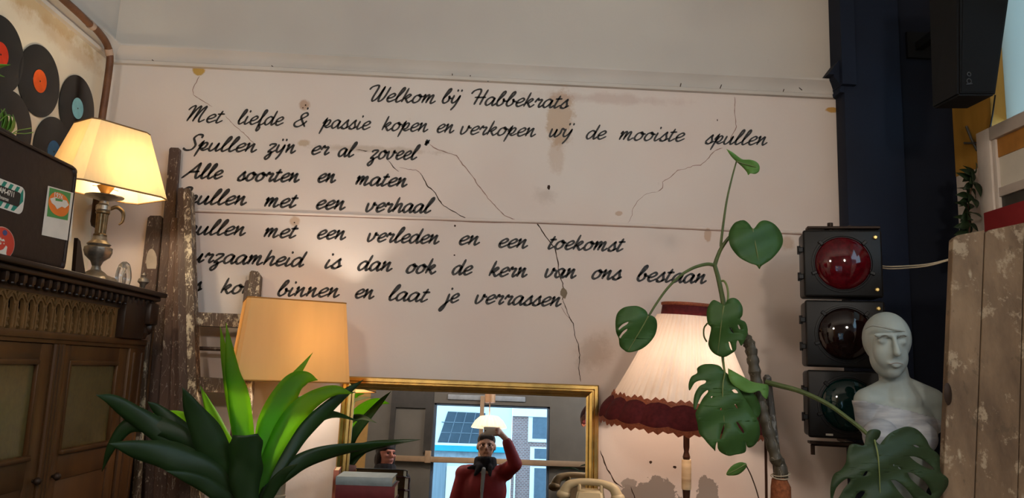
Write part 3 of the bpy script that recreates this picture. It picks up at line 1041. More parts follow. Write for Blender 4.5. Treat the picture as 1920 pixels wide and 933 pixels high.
# striped travel sticker, cut by the picture edge
yA, zA, yB, zB = 2.17, 0, 0, 0
cR = PX(46, 372, X1)
mb = MB()
Ws, Hs = .20, .088
cy, cz = cR.y-Ws/2, PX(20, 369, X1).z
def rrect(cy, cz, wd, hg, r, X):
    out = []
    for sy, sz, a0 in ((1, 1, 0), (-1, 1, 90), (-1, -1, 180), (1, -1, 270)):
        for j in range(6):
            a = rad(a0+j*18)
            out.append(Vector((X, cy+sy*(wd/2-r)+math.cos(a)*r, cz+sz*(hg/2-r)+math.sin(a)*r)))
    return out
s2 = pt(mb.face(rrect(cy, cz, Ws, Hs, .024, X1)), 'sticker', M_paper, su, 0, 'green and white striped sticker reading 4711')
mb = MB()
for j in range(-6, 9):
    y = cy-Ws/2+j*.034
    q = [Vector((y, -Hs/2+.004)), Vector((y+.017, -Hs/2+.004)), Vector((y+.017+.05, Hs/2-.004)), Vector((y+.05, Hs/2-.004))]
    if q[0].x > cy-Ws/2+.012 and q[2].x < cy+Ws/2-.012:
        mb.face([(X2, a.x, cz+a.y) for a in q])
    elif q[0].x <= cy+Ws/2-.03 and q[2].x >= cy+Ws/2-.012:
        yl = cy+Ws/2-.006
        mb.face([(X2, min(a.x, yl), cz+(a.y if a.x <= yl else min(a.y, .0))) for a in q])
o = mb.build('stripes', M_teal, None, 0); o.parent = s2
o = MB().face(rrect(cy-.002, cz, Ws-.045, Hs*.52, .010, X3)).build('dark_panel', M_ink, None, 0); o.parent = s2
o = text_mesh('CREAM-4711', M_paper, 'print', .023, Vector((SX+.0036, cy-.072, cz+.002)), YD, ZU, 0, .03, .9); o.parent = s2
o = text_mesh('& Krishnamas', M_paper, 'print', .016, Vector((SX+.0036, cy-.068, cz-.017)), YD, ZU, .1, .01, .95); o.parent = s2
# round red sticker
c = PX(3, 456, X1)
R3 = PX(28, 456, X1).y-c.y
mb = MB()
mb.face([(X1, c.y+R3*math.cos(a), c.z+R3*.78*math.sin(a)) for a in [i/40*math.tau for i in range(40)]])
s3 = pt(mb, 'sticker', plain('sticker_rim', '#c9a090', .6), su, 0, 'round red sticker at the cut edge of the case')
o = MB().face([(X2, c.y+R3*.95*math.cos(a), c.z+R3*.95*.78*math.sin(a)) for a in [i/40*math.tau for i in range(40)]]).build('red_field', M_red, None, 0); o.parent = s3
o = text_mesh('zette', M_paper, 'print', .034, Vector((X3, c.y-R3*.88, c.z-.004)), (0, 1, .02), ZU, 0, .04, 1.0); o.parent = s3
o = MB().face([(X3, c.y+R3*(.1+.18*math.cos(a)), c.z+R3*(.52+.13*math.sin(a))) for a in [i/20*math.tau for i in range(20)]]).build('blue_dot', plain('sticker_blue', '#4a4a72', .6), None, 0); o.parent = s3
o = MB().face([(X3, c.y+R3*a, c.z+R3*b) for a, b in ((-.1, -.35), (.15, -.25), (.3, -.05), (.42, -.1), (.4, -.4), (.5, -.55), (.2, -.6), (-.1, -.5))]).build('white_flash', M_paper, None, 0); o.parent = s3
for ch in list(s1.children)+list(s2.children)+list(s3.children):
    ch.matrix_parent_inverse = Matrix()

# dark board standing between the case and the lamp
bb = MB()
bb.prism([PX(146, 446, -1.535), PX(151, 452, -1.535), PX(163, 520, -1.535), PX(140, 520, -1.535)], (-.014, 0, 0))
o = bb.build('wedge_board', M_wood_dark, None, 0)
tag(o, 'small dark brown board standing behind the suitcase end on the cabinet', 'board')
zmin = min(v.co.z for v in o.data.vertices)
for v in o.data.vertices:
    if v.co.z < zmin+.03: v.co.z = CT

# trailing ivy on the case (its pot stands beyond the picture edge)
M_ivy = leaf_mat('ivy_leaf', '#6f9a3c', '#5a8430', .3)
iv = thing('trailing_plant', 'small green trailing plant in a pot on the dark suitcase', 'plant', (SX-.09, 2.36, CT+.385))
mb = MB(); mb.lathe([(.001, .035), (.045, .035), (.060, .135), (.063, .15), (.055, .15), (.05, .13), (.001, .128)], 24, (SX-.10, 2.30, CT+.385)); pt(mb, 'pot', plain('clay_pot', '#9a5c3c', .7), iv)
def small_leaf(mb, p, d, up, L, W, fold=.25):
    d = Vector(d).normalized(); s = d.cross(Vector(up)).normalized(); n = s.cross(d)
    rows = []
    for i in range(7):
        t = i/6
        wd = W*math.sin(math.pi*min(t*1.02, 1))**.8*(1-.25*t)
        c = Vector(p)+d*L*t+n*(-L*.35*t*t)
        rows.append([mb.bm.verts.new(c-s*wd+n*wd*fold), mb.bm.verts.new(c), mb.bm.verts.new(c+s*wd+n*wd*fold)])
    for i in range(6):
        for j in range(2):
            mb.bm.faces.new((rows[i][j], rows[i][j+1], rows[i+1][j+1], rows[i+1][j]))
def solid(o, th=.0012):
    m = o.modifiers.new('s', 'SOLIDIFY'); m.thickness = th; m.offset = 0
    return o
st = [[(-60, 262), (-20, 235), (0, 214), (8, 208)], [(-60, 262), (-10, 222), (9, 204)], [(-60, 265), (-20, 232), (12, 216), (22, 218)], [(-60, 268), (0, 240), (40, 250), (62, 248)], [(-60, 268), (0, 250), (35, 244), (58, 240)]]
for q in st:
    pts = [PX(a, b, lerp(-1.6, -1.66, i/(len(q)-1))) for i, (a, b) in enumerate(q)]
    pts[0] = Vector((SX-.10, 2.30, CT+.53))
    pt(MB().tube(spline(pts, 5), .0018, 6), 'stem', M_ivy, iv)
for q, L, W in (([(2, 204), (12, 240)], .095, .024), ([(10, 208), (14, 246)], .10, .026), ([(-2, 206), (-8, 240)], .09, .024), ([(24, 214), (28, 240)], .08, .020), ([(18, 214), (22, 236)], .07, .018)):
    a, b = PX(*q[0], -1.655), PX(*q[1], -1.64)
    mb = MB(); small_leaf(mb, a, b-a, (1, .3, 0), L, W); solid(pt(mb, 'leaf', M_ivy, iv))
for j in range(5):
    a = Vector((SX-.10, 2.30, CT+.53)); d = (math.cos(j*1.3)*.6, math.sin(j*1.3)*.6, .6)
    mb = MB(); small_leaf(mb, a, d, (0, 0, 1), .12, .025); solid(pt(mb, 'leaf', M_ivy, iv))

# ================================================================== LAMP ON THE CABINET
LX, LY = -1.585, 3.17
M_brass_old = plain('tarnished_brass', '#6b563a', .38, .7, var=.5, scale=40)
M_silver_old = plain('tarnished_silver', '#8c8276', .35, .7, var=.45, scale=40, bump=.2)
M_shade1 = cloth_shade('cream_silk_shade', '#ecdcb8', .40, h_t='#f6e3bb')
M_seam = plain('shade_trim', '#7a5a34', .6)
M_bulb = emit('bulb_glow', '#ffe2b0', 25)
def bulb(root, c, power, color=(1, .84, .60), r=.03, mb_mat=M_bulb):
    ld = bpy.data.lights.new('bulb_light', 'POINT')
    ld.energy = power; ld.color = color; ld.shadow_soft_size = r
    lo = bpy.data.objects.new('bulb_light', ld)
    COL.objects.link(lo)
    lo.location = c
    hang(lo, root)
    return lo
l1 = thing('table_lamp', 'lit ewer lamp with cream angular shade standing on the carved cabinet', 'lamp', (LX, LY, CT))
mb = MB()
base_prof = [(.001, 0), (.085, 0), (.092, .012), (.075, .03), (.045, .04), (.035, .05), (.020, .06), (.016, .075), (.024, .095), (.045, .115), (.052, .135), (.053, .15), (.040, .158), (.046, .165), (.030, .18), (.024, .20)]
mb.lathe(base_prof, 28, (LX, LY, CT), lambda a, r, z: r*(1+.06*math.cos(10*a)) if .11 < z < .15 or z < .035 else r)
pt(mb, 'foot', M_silver_old, l1)
mb = MB()
mb.lathe([(.026, .198), (.026, .205), (.021, .21), (.023, .29), (.027, .294), (.027, .302)], 32, (LX, LY, CT), lambda a, r, z: r*(1-.08*abs(math.cos(8*a))) if .206 < z < .292 else r)
pt(mb, 'fluted_column', M_brass_old, l1)
mb = MB()
mb.lathe([(.022, .30), (.028, .308), (.028, .325), (.018, .333), (.016, .345), (.03, .35), (.072, .362), (.074, .366), (.03, .362), (.012, .364), (.012, .375)], 28, (LX, LY, CT))
pt(mb, 'drip_tray', M_silver_old, l1)
mb = MB()
mb.lathe([(.012, .374), (.014, .376), (.03, .40), (.033, .408), (.028, .41), (.018, .405), (.018, .43), (.001, .43)], 20, (LX, LY, CT))
pt(mb, 'socket', plain('lamp_socket', '#a8783a', .4, .5), l1)
mb = MB()
hv = Vector((.8, .6, 0))
mb.tube(spline([Vector((LX, LY, CT+.315))+hv*.024, Vector((LX, LY, CT+.328))+hv*.05, Vector((LX, LY, CT+.31))+hv*.075, Vector((LX, LY, CT+.275))+hv*.078, Vector((LX, LY, CT+.255))+hv*.065], 6), [.007, .008, .008, .006, .003], 8)
pt(mb, 'handle', M_brass_old, l1)
def rect_shade(mb, c, ax, ay, b, t, z0, z1, cut=0.0, off=0.0):
    """Four-sided tapering shade with optional cut corners; b, t: half sizes at the bottom and the top."""
    rings = []
    for (hx, hy), z in ((b, z0), (t, z1)):
        pl = []
        for sx, sy in ((1, 1), (-1, 1), (-1, -1), (1, -1)):
            if cut:
                a_ = (sx*hx, sy*hy*(1-cut)); b_ = (sx*hx*(1-cut), sy*hy)
                pl += [a_, b_] if sx*sy > 0 else [b_, a_]
            else:
                pl.append((sx*hx, sy*hy))
        rings.append([mb.bm.verts.new(Vector(c)+Vector(ax)*x+Vector(ay)*y+Vector((0, 0, z))) for x, y in pl])
    n = len(rings[0])
    for i in range(n):
        mb.bm.faces.new((rings[0][i], rings[0][(i+1) % n], rings[1][(i+1) % n], rings[1][i]))
    return [[v.co.copy() for v in r] for r in rings]
AX1 = Vector((.574, .819, 0)); AY1 = Vector((-.819, .574, 0))
mb = MB()
rg = rect_shade(mb, (LX, LY, CT), AX1, AY1, (.21, .135), (.125, .085), .385, .655, .22)
sh = pt(mb, 'lamp_shade', M_shade1, l1, 0)
solid(sh, .0015)
for r in rg:
    MB().tube(r+[r[0]], .0035, 6).build('trim', M_seam, sh, 0)
mb = MB()
for x in (-1, 1):
    mb.tube([Vector((LX, LY, CT+.405)), Vector((LX, LY, CT+.40))+AX1*x*.055], .0015, 5)
    mb.tube([Vector((LX, LY, CT+.43)), Vector((LX, LY, CT+.645)), Vector((LX, LY, CT+.652))+AX1*x*.125], .0015, 5)
pt(mb, 'shade_carrier', M_brass_old, l1)
mb = MB(); mb.ball((LX, LY, CT+.475), (.028, .028, .042), 16, 12); pt(mb, 'bulb', M_bulb, l1)
bulb(l1, Vector((LX, LY, CT+.475))+AX1*.045-AY1*.045, LAMP_W['cabinet'])
# crystal horseshoe ornament and silver trinket beside the lamp
k = NT('crystal'); k.set(Base_Color=(.9, .88, .85, 1), Roughness=.06, Transmission_Weight=.9, IOR=1.5)
c = PX(232, 515, -1.53)
gl = MB()
gl.tube(spline([(c.x, c.y-.030, CT+.016), (c.x, c.y-.036, CT+.05), (c.x, c.y-.02, CT+.085), (c.x, c.y, CT+.097), (c.x, c.y+.02, CT+.085), (c.x, c.y+.036, CT+.05), (c.x, c.y+.030, CT+.016)], 4), [.015, .017, .017, .018, .017, .017, .015], 10)
tag(gl.build('glass_ornament', k.m, None, 25), 'clear crystal horseshoe shaped ornament on the cabinet right of the lamp', 'ornament')
c = PX(268, 534, -1.50)
mb = MB(); mb.lathe([(.001, 0), (.022, 0), (.024, .006), (.008, .014), (.012, .03), (.024, .042), (.02, .056), (.008, .062), (.012, .072), (.001, .085)], 18, (c.x, c.y, CT))
tag(mb.build('silver_trinket', M_silver_old), 'small tarnished silver trinket at the far corner of the cabinet top', 'ornament')

# ================================================================== SPLATTERED BOARDS AND STEPLADDER
M_sp1 = splattered('splattered_brown', '#5c4030', '#473024', '#b7a48e', .7)
M_sp2 = splattered('splattered_dark', '#4a3327', '#38261d', '#b7a48e', .45)
M_sp3 = splattered('splattered_pale', '#54402f', '#433224', '#c8b89c', 1.3)
def plank_pts(tl, tr, bl, br, yt, yb, th, z_floor=.01):
    """A straight board through four picture points, carried on down to the floor."""
    TL, TR, BL, BR = P(*tl, yt), P(*tr, yt), P(*bl, yb), P(*br, yb)
    def down(a, b):
        return a + (b-a)*((a.z-z_floor)/(a.z-b.z))
    FL, FR = down(TL, BL), down(TR, BR)
    FL.z = FR.z = z_floor
    return TL, TR, FR, FL
def plank(mat, label, tl, tr, bl, br, yt, yb, th, cat='board', name='wooden_board', nick=0.0):
    TL, TR, FR, FL = plank_pts(tl, tr, bl, br, yt, yb, th)
    nrm = (TR-TL).cross(FL-TL).normalized()
    if nrm.y < 0: nrm = -nrm
    mb = MB()
    e = (TR-TL)*.16
    dn = (FL-TL).normalized()*(TR-TL).length*.16
    mb.prism([TL+e, TR-e, TR+dn, FR, FL, TL+dn], nrm*th)
    bmesh.ops.bevel(mb.bm, geom=[x for x in mb.bm.edges if x.calc_length() > .5], offset=.003, segments=1, affect='EDGES')
    o = mb.build(name, mat, None, 30)
    return tag(o, label, cat, 'paint splattered boards leaning in the corner') if label else o
plank(M_sp2, 'wide brown board with a pale oval patch, leaning lowest beside the cabinet', (277, 404), (305, 404), (212, 933), (252, 933), 3.69, 3.62, .018)
dab_o = MB().face([P(284+10*math.cos(a), 490+24*math.sin(a), 3.676) for a in [i/20*math.tau for i in range(20)]]).build('pale_patch', plain('pale_patch', '#a39382', .7), None, 0)
o = bpy.data.objects['wooden_board']
dab_o.parent = o
plank(M_sp2, 'tallest dark brown board rising beside the cream lamp shade', (317, 276), (338, 277), (262, 933), (290, 933), 3.67, 3.605, .018)
plank(M_sp1, 'reddish brown splattered board in front of the tallest board', (320, 408), (338, 408), (286, 933), (312, 933), 3.635, 3.565, .02)
plank(M_sp1, 'narrow splattered board between the reddish board and the stepladder', (327, 470), (340, 470), (312, 933), (338, 933), 3.61, 3.52, .02)
plank(M_sp3, 'pale spattered batten at the front left, against the cabinet side', (266, 640), (277, 640), (246, 933), (262, 933), 3.56, 3.53, .016)

ld = thing('stepladder', 'old wooden stepladder thick with paint, standing behind the orange lamp', 'ladder', (-1.25, 3.5, 0))
def lad_part(tl, tr, bl, br, yt, yb, th, name, mat):
    TL, TR, FR, FL = plank_pts(tl, tr, bl, br, yt, yb, th)
    nrm = (TR-TL).cross(FL-TL).normalized()
    if nrm.y < 0: nrm = -nrm
    e = (TR-TL)*.2
    mb = MB(); mb.prism([TL+e, TR-e, TR+Vector((0, 0, -.012)), FR, FL, TL+Vector((0, 0, -.012))], nrm*th)
    return pt(mb, name, mat, ld)
lad_part((344, 352), (357, 353), (357, 933), (375, 933), 3.60, 3.40, .06, 'front_stile', M_sp3)
lad_part((333, 352), (345, 351), (337, 933), (356, 933), 3.605, 3.42, .05, 'rear_stile', M_sp2)
lad_part((468, 506), (488, 509), (430, 933), (456, 933), 3.66, 3.44, .05, 'front_stile', M_sp3)
lad_part((459, 526), (468, 524), (420, 933), (432, 933), 3.66, 3.46, .04, 'rear_stile', M_sp2)
for (xa_, ya_, xb_, yb_, hh, yy) in ((352, 584, 468, 589, 25, 3.55), (356, 706, 458, 712, 26, 3.50), (360, 830, 452, 836, 28, 3.46), (364, 960, 446, 966, 28, 3.42), (368, 1100, 440, 1106, 30, 3.38), (372, 1250, 436, 1256, 30, 3.34)):
    mb = MB()
    a, b, c_, d_ = P(xa_, ya_, yy), P(xb_, yb_, yy+.03), P(xb_, yb_+hh, yy+.03), P(xa_, ya_+hh, yy)
    mb.prism([a, b, c_, d_], (0, .09, 0))
    pt(mb, 'tread', M_sp3, ld, 0)
mb = MB(); a, b = P(356, 652, 3.62), P(462, 656, 3.62); mb.tube([a, b], .009, 8); pt(mb, 'tie_rod', M_sp2, ld)

# ================================================================== SIDEBOARD UNDER MIRROR
TT = 1.06
sb = thing('sideboard', 'tall dark wooden sideboard under the gilt mirror', 'sideboard', (-.17, 3.45, 0))
mb = MB(); mb.box2((-1.03, 3.19, TT-.035), (.66, YB-.002, TT), .006); pt(mb, 'top', M_side, sb)
mb = MB(); mb.box2((-.99, 3.23, .08), (.62, YB-.004, TT-.036), .004); pt(mb, 'carcass', M_side, sb)
for i in range(3):
    x0 = -.97+i*.525
    mb = MB(); mb.box2((x0, 3.21, .14), (x0+.51, 3.231, TT-.06), .006); d = pt(mb, 'door', M_side, sb)
    mb = MB(); mb.ball((x0+.48, 3.20, .7), .014, 12, 8); mb.build('knob', M_brass_old, d, 30)
for x in (-.96, .59):
    for y in (3.27, 3.66):
        mb = MB(); mb.box((x, y, .04), (.05, .05, .08)); pt(mb, 'foot', M_side, sb)

# ================================================================== ORANGE SHADED LAMP
OL = P(545, 640, 3.38)
OX, OY = OL.x, 3.38
M_shade2 = cloth_shade('amber_shade', '#d6b27a', .31, var=.08, scale=25, h_t='#e6c288', stretch=(1, 1, .08))
l2 = thing('table_lamp', 'lit lamp with amber fabric shade on a pale column, left of the mirror', 'lamp', (OX, OY, TT))
mb = MB()
mb.lathe([(.001, 0), (.085, 0), (.088, .012), (.07, .025), (.045, .035), (.037, .05)], 28, (OX-.01, OY, TT)); pt(mb, 'foot', M_brass_old, l2)
mb = MB()
mb.lathe([(.037, .045), (.038, .10), (.040, .105), (.040, .112), (.037, .117), (.035, .30), (.030, .50)], 28, (OX-.01, OY, TT)); pt(mb, 'column', plain('pale_onyx_column', '#a99a80', .4, var=.3, scale=8, stretch=(1, 1, .4)), l2)
mb = MB(); mb.lathe([(.020, .50), (.024, .51), (.016, .53), (.016, .60), (.001, .60)], 16, (OX-.01, OY, TT)); pt(mb, 'socket', M_brass_old, l2)
AXO = Vector((math.cos(rad(20)), math.sin(rad(20)), 0)); AYO = Vector((-math.sin(rad(20)), math.cos(rad(20)), 0))
zb_, zt_ = P(545, 714, 3.25).z, P(545, 563, 3.27).z
mb = MB()
rg = rect_shade(mb, (OX, OY, 0), AXO, AYO, (.232, .19), (.20, .16), zb_, zt_, .07)
sh = solid(pt(mb, 'lamp_shade', M_shade2, l2, 0), .0015)
M_atrim = plain('amber_trim', '#a8702f', .6)
for r in rg:
    MB().tube(r+[r[0]], .003, 6).build('trim', M_atrim, sh, 0)
mb = MB()
for v in (AXO*.2, -AXO*.2, AYO*.16, -AYO*.16):
    mb.tube([Vector((OX-.01, OY, TT+.59)), Vector((OX, OY, zt_-.03)), Vector((OX, OY, zt_-.004))+v], .0018, 5)
pt(mb, 'shade_carrier', M_brass_old, l2)
mb = MB(); mb.ball((OX, OY, zb_+.16), (.030, .030, .045), 16, 12); pt(mb, 'bulb', M_bulb, l2)
bulb(l2, Vector((OX, OY, zb_+.16)) + AXO*.05 + AYO*.05, LAMP_W['orange'], (1, .92, .80))

# ================================================================== MIRROR
NM = -ray(911, 806).normalized()
MTOP = Vector((0, 3.685, 1.668))
xdir = Vector((0, 0, 1)).cross(NM).normalized()
if xdir.x < 0: xdir = -xdir
udir = NM.cross(xdir).normalized()
if udir.z < 0: udir = -udir
def mp(u, v, d=0.0):
    """u along the width, v up from the top edge (negative is down), d towards the room."""
    return MTOP + xdir*u + udir*v + NM*d
UL, UR = P(642, 708, 3.66).x, P(1123.5, 722.5, 3.66).x
HB = -(MTOP.z-TT-.004)/udir.z
k = NT('mirror_silver'); k.set(Base_Color=(.74, .76, .78, 1), Metallic=1, Roughness=.0)
M_mirror = k.m
M_gilt = plain('gilt_brass', '#d8b46c', .24, 1.0, var=.3, scale=20, stretch=(1, 1, 1))
mi = thing('framed_mirror', 'wide mirror in a stepped brass frame leaning against the lettered wall', 'mirror', tuple(mp((UL+UR)/2, HB)))
mb = MB(); mb.face([mp(UL+.05, HB+.05, -.004), mp(UR-.05, HB+.05, -.004), mp(UR-.05, -.05, -.004), mp(UL+.05, -.05, -.004)]); pt(mb, 'mirror_glass', M_mirror, mi, 0)
fp = [(0, -.018), (0, .012), (.006, .018), (.020, .018), (.024, .010), (.029, .010), (.032, .016), (.044, .012), (.048, .004), (.058, .001), (.058, -.006)]
mb = MB()
corners = [(UL, HB, 1, 1), (UR, HB, -1, 1), (UR, 0, -1, -1), (UL, 0, 1, -1)]
rings = [[mb.bm.verts.new(mp(u+su*a, v+sv*a, d)) for a, d in fp] for u, v, su, sv in corners]
for i in range(4):
    A, B = rings[i], rings[(i+1) % 4]
    for j in range(len(fp)-1):
        mb.bm.faces.new((A[j], B[j], B[j+1], A[j+1]))
bmesh.ops.recalc_face_normals(mb.bm, faces=mb.bm.faces)
pt(mb, 'frame', M_gilt, mi, 20)
mb = MB(); mb.hexa([mp(UL+.01, HB+.002, -.017), mp(UR-.01, HB+.002, -.017), mp(UR-.01, -.01, -.017), mp(UL+.01, -.01, -.017)], [mp(UL+.01, HB+.002, -.008), mp(UR-.01, HB+.002, -.008), mp(UR-.01, -.01, -.008), mp(UL+.01, -.01, -.008)]); pt(mb, 'backing', M_side, mi, 0)

# ================================================================== BOOKS
M_page = plain('book_pages', '#cdb893', .8, var=.15, scale=60, stretch=(.2, .2, 4))
def book(cx, cy, z, L, D, H, h, rz, label, bump=0):
    """Closed book lying flat, spine towards the room."""
    t = thing('book', label, 'book', (cx, cy, z), rz, 'stack of books in front of the mirror')
    m = plain('book_cloth', h, .6, var=.18, scale=30, bump=.1)
    mb = MB()
    th = .0035
    mb.box((0, 0, th/2), (L, D, th), None, .001, 1)
    mb.box((0, 0, H-th/2), (L, D, th), None, .001, 1)
    n = 7
    sp = [(-D/2-.004*math.sin(math.pi*i/(n-1)), H*i/(n-1)) for i in range(n)]
    mb.hexa([Vector((-L/2, y, zz)) for y, zz in sp]+[Vector((-L/2, -D/2+th, H)), Vector((-L/2, -D/2+th, 0))], [Vector((L/2, y, zz)) for y, zz in sp]+[Vector((L/2, -D/2+th, H)), Vector((L/2, -D/2+th, 0))])
    mb.build('cover', m, t, 30)
    mb = MB(); mb.box((0, .002, H/2), (L-.010, D-.014, H-2*th)); mb.build('page_block', M_page, t, 0)
    return t
bz = TT
BXc = P(690, 915, 3.42).x
specs = [(.205, .17, .030, '#7a4a2a', 'brown cloth book, lowest of the stack by the mirror'),
         (.225, .165, .022, '#c0a878', 'pale buff book, second from the bottom of the stack'),
         (.240, .17, .030, '#571f20', 'dark red book, lower of the two red ones in the stack'),
         (.245, .17, .046, '#5c2022', 'thick dark red book directly under the grey one'),
         (.235, .165, .026, '#7d8587', 'grey cloth book on top of the stack by the mirror')]
ztop = P(690, 895, 3.34).z
tot = sum(s[2] for s in specs)
sc_ = (ztop-TT)/tot
for i, (L, D, H, h, lb) in enumerate(specs):
    book(BXc+[.01, .012, .004, .0, -.006][i], 3.425+[.004, 0, .002, 0, -.002][i], bz, L, D, H*sc_, h, rad([3, -2, .5, 0, -1][i]), lb)
    bz += H*sc_+.0003

t = thing('book', 'salmon pink paperback standing upright at the left end of the book stack', 'book', (P(631, 905, 3.50).x, 3.50, TT), rad(6))
hb_ = P(631, 880, 3.45).z-TT
m_ = plain('salmon_cover', '#b8705c', .6, var=.12)
mb = MB(); mb.box((-.0105, 0, hb_/2), (.002, .13, hb_)); mb.box((.0105, 0, hb_/2), (.002, .13, hb_)); mb.box((0, -.065, hb_/2), (.023, .002, hb_)); mb.build('cover', m_, t, 0)
mb = MB(); mb.box((0, .002, hb_/2), (.018, .124, hb_-.006)); mb.build('page_block', M_page, t, 0)

# ================================================================== TELEPHONE
TP = P(1108, 925, 3.36)
tel = thing('rotary_telephone', 'cream rotary telephone in front of the right end of the mirror', 'telephone', (TP.x, 3.38, TT), rad(-14))
M_cream = plain('cream_bakelite', '#a89878', .45, var=.08, scale=6)
zh = (P(1108, 905, 3.36).z-TT)
mb = MB()
bt = [(-.095, -.10), (.095, -.10), (.095, .095), (-.095, .095)]
tp_ = [(-.052, -.022), (.052, -.022), (.052, .048), (-.052, .048)]
md = [(-.080, -.082), (.080, -.082), (.075, .078), (-.075, .078)]
hB = zh-.030
mb.hexa([Vector((x, y, .006)) for x, y in bt], [Vector((x, y, .03)) for x, y in md])
mb.hexa([Vector((x, y, .03)) for x, y in md], [Vector((x, y, hB)) for x, y in tp_])
bmesh.ops.remove_doubles(mb.bm, verts=mb.bm.verts, dist=.0005)
bmesh.ops.bevel(mb.bm, geom=mb.bm.edges[:], offset=.010, segments=3, affect='EDGES')
mb.build('body', M_cream, tel, 50)
mb = MB(); nrm_t = Matrix.Rotation(rad(50), 4, 'X')
mb.lathe([(.001, .0), (.040, .0), (.040, .006), (.036, .009), (.012, .009), (.010, .012), (.001, .012)], 36)
for i in range(10):
    a = rad(-40+i*28)
    mb.lathe([(.0055, .0092), (.0070, .0105), (.0070, .0085)], 10, (math.cos(a)*.028, math.sin(a)*.028, 0), close=False)
mb.xf(Matrix.Translation((0, -.062, .03+(hB-.03)*.52)) @ nrm_t)
mb.build('dial', plain('dial_cream', '#b8a684', .3, var=.1), tel, 30)
for sx in (-1, 1):
    for yy in (-.004, .03):
        mb = MB(); mb.lathe([(.008, hB-.012), (.0075, hB+.012), (.005, hB+.02), (.001, hB+.021)], 12, (sx*.046, yy, 0)); mb.build('cradle_prong', M_cream, tel, 30)
mb = MB()
path = spline([(-.115, .013, zh-.055), (-.095, .013, zh-.020), (-.05, .013, zh-.004), (0, .013, zh), (.05, .013, zh-.004), (.095, .013, zh-.020), (.115, .013, zh-.055)], 5)
n = len(path)
mb.tube(path, [.024, .021, .016, .0145, .0145, .016, .021, .024], 16)
for sx in (-1, 1):
    mb.ball((sx*.116, .013, zh-.058), (.030, .030, .022), 18, 12)
mb.build('handset', M_cream, tel, 50)

# ================================================================== PLEATED LAMP
PLX, PLY = P(1287, 860, 3.33).x, 3.33
M_pleat = cloth_shade('pleated_silk', '#d8c4b4', .12, var=.05, h_t='#e6cdb8')
M_velvet = plain('dark_red_velvet', '#571a1c', .85, var=.35, scale=60)
M_braid = plain('copper_braid', '#a0573c', .6, var=.4, scale=140)
M_turned = plain('turned_dark_wood', '#3a2116', .35, var=.3, scale=20)
M_onyx = plain('onyx', '#d8c09a', .3, var=.35, scale=9, h2='#a98c6a', stretch=(.4, .4, 3))
l3 = thing('standard_lamp', 'lit standing lamp with pleated shade, dark red scalloped fringe and onyx stem', 'lamp', (PLX, PLY, 0))
z_ = lambda py: P(1287, py, PLY).z
mb = MB(); mb.lathe([(.001, 0), (.15, 0), (.155, .015), (.13, .03), (.06, .045), (.03, .07), (.018, .10), (.016, .45), (.024, .47), (.016, .49), (.015, .85), (.022, z_(932)-.06), (.013, z_(932)-.02), (.017, z_(916))], 28, (PLX, PLY, 0)); pt(mb, 'base', M_turned, l3)
mb = MB(); mb.lathe([(.001, z_(917)), (.0195, z_(917)), (.0205, z_(913)), (.0205, z_(865)), (.0195, z_(861)), (.001, z_(861))], 28, (PLX, PLY, 0)); pt(mb, 'onyx_sleeve', M_onyx, l3)
mb = MB(); mb.lathe([(.013, z_(861)), (.016, z_(856)), (.010, z_(846)), (.013, z_(838)), (.013, z_(700)), (.017, z_(690)), (.017, z_(660)), (.001, z_(660))], 20, (PLX, PLY, 0)); pt(mb, 'upper_stem', M_turned, l3)
ztp, zbt = z_(571), z_(792)
HS = ztp-zbt
RTp, RBt = .114, .349
TILT = Matrix.Translation((PLX, PLY, (ztp+zbt)/2)) @ Matrix.Rotation(rad(2.4), 4, 'Y') @ Matrix.Rotation(rad(2.5), 4, 'X') @ Matrix.Translation((0, 0, -HS/2))
def lath(prof, name, mat, seg, fn=None, parent=None, smooth=60, thick=0):
    mb = MB(); mb.lathe(prof, seg, (0, 0, 0), fn, close=False); mb.xf(TILT)
    o = pt(mb, name, mat, l3, smooth)
    if thick: solid(o, thick)
    return o
zb1 = HS*.90
zf = HS*.20
def rad_at(z):
    t = z/HS
    return RBt+(RTp-RBt)*t + .012*math.sin(math.pi*t)*-1
NP = 54
pl = [(rad_at(z), z) for z in [zf*.5+(zb1-zf*.5)*i/10 for i in range(11)]]
shade = lath(pl, 'lamp_shade', M_pleat, NP*6, lambda a, r, z: r*(.985+.040*abs(math.sin(a*NP/2+.5*math.sin(a*7)))*(.75+.25*math.sin(a*11))+.004*math.sin(a*13)), smooth=0)
band = lath([(RTp*1.02+.004, HS*.885), (RTp*1.00+.004, HS*.94), (RTp*.98+.003, HS)], 'top_band', M_velvet, 64, thick=.002)
for zz, rr in ((HS*.995, RTp*.985+.005), (HS*.888, RTp*1.02+.007)):
    mb = MB()
    mb.lathe([(rr, zz-.007), (rr+.004, zz-.004), (rr+.004, zz+.004), (rr, zz+.007)], 120, (0, 0, 0), lambda a, r, z: r+.0018*math.sin(a*46), close=False); mb.xf(TILT)
    o = mb.build('braid', M_braid, band, 60)
NS = 19
def scal(a):
    return abs(math.sin(a*NS/2))
def zig(a):
    return (a*57/math.tau) % 1
mb = MB()
prof_n = 9
segs = NS*16
rings = []
for i in range(prof_n):
    t = i/(prof_n-1)
    ring = []
    for kx in range(segs):
        a = kx/segs*math.tau
        s = scal(a)
        ztop_, zbot_ = zf*(.86+.10*s), -zf*(.02+.10*s)
        z = lerp(ztop_, zbot_, t)
        r = rad_at(max(z, 0))+.006+.022*math.sin(math.pi*t)*(.35+.65*s)
        ring.append(mb.bm.verts.new((math.cos(a)*r, math.sin(a)*r, z)))
    rings.append(ring)
for i in range(prof_n-1):
    for kx in range(segs):
        mb.bm.faces.new((rings[i][kx], rings[i][(kx+1) % segs], rings[i+1][(kx+1) % segs], rings[i+1][kx]))
mb.xf(TILT)
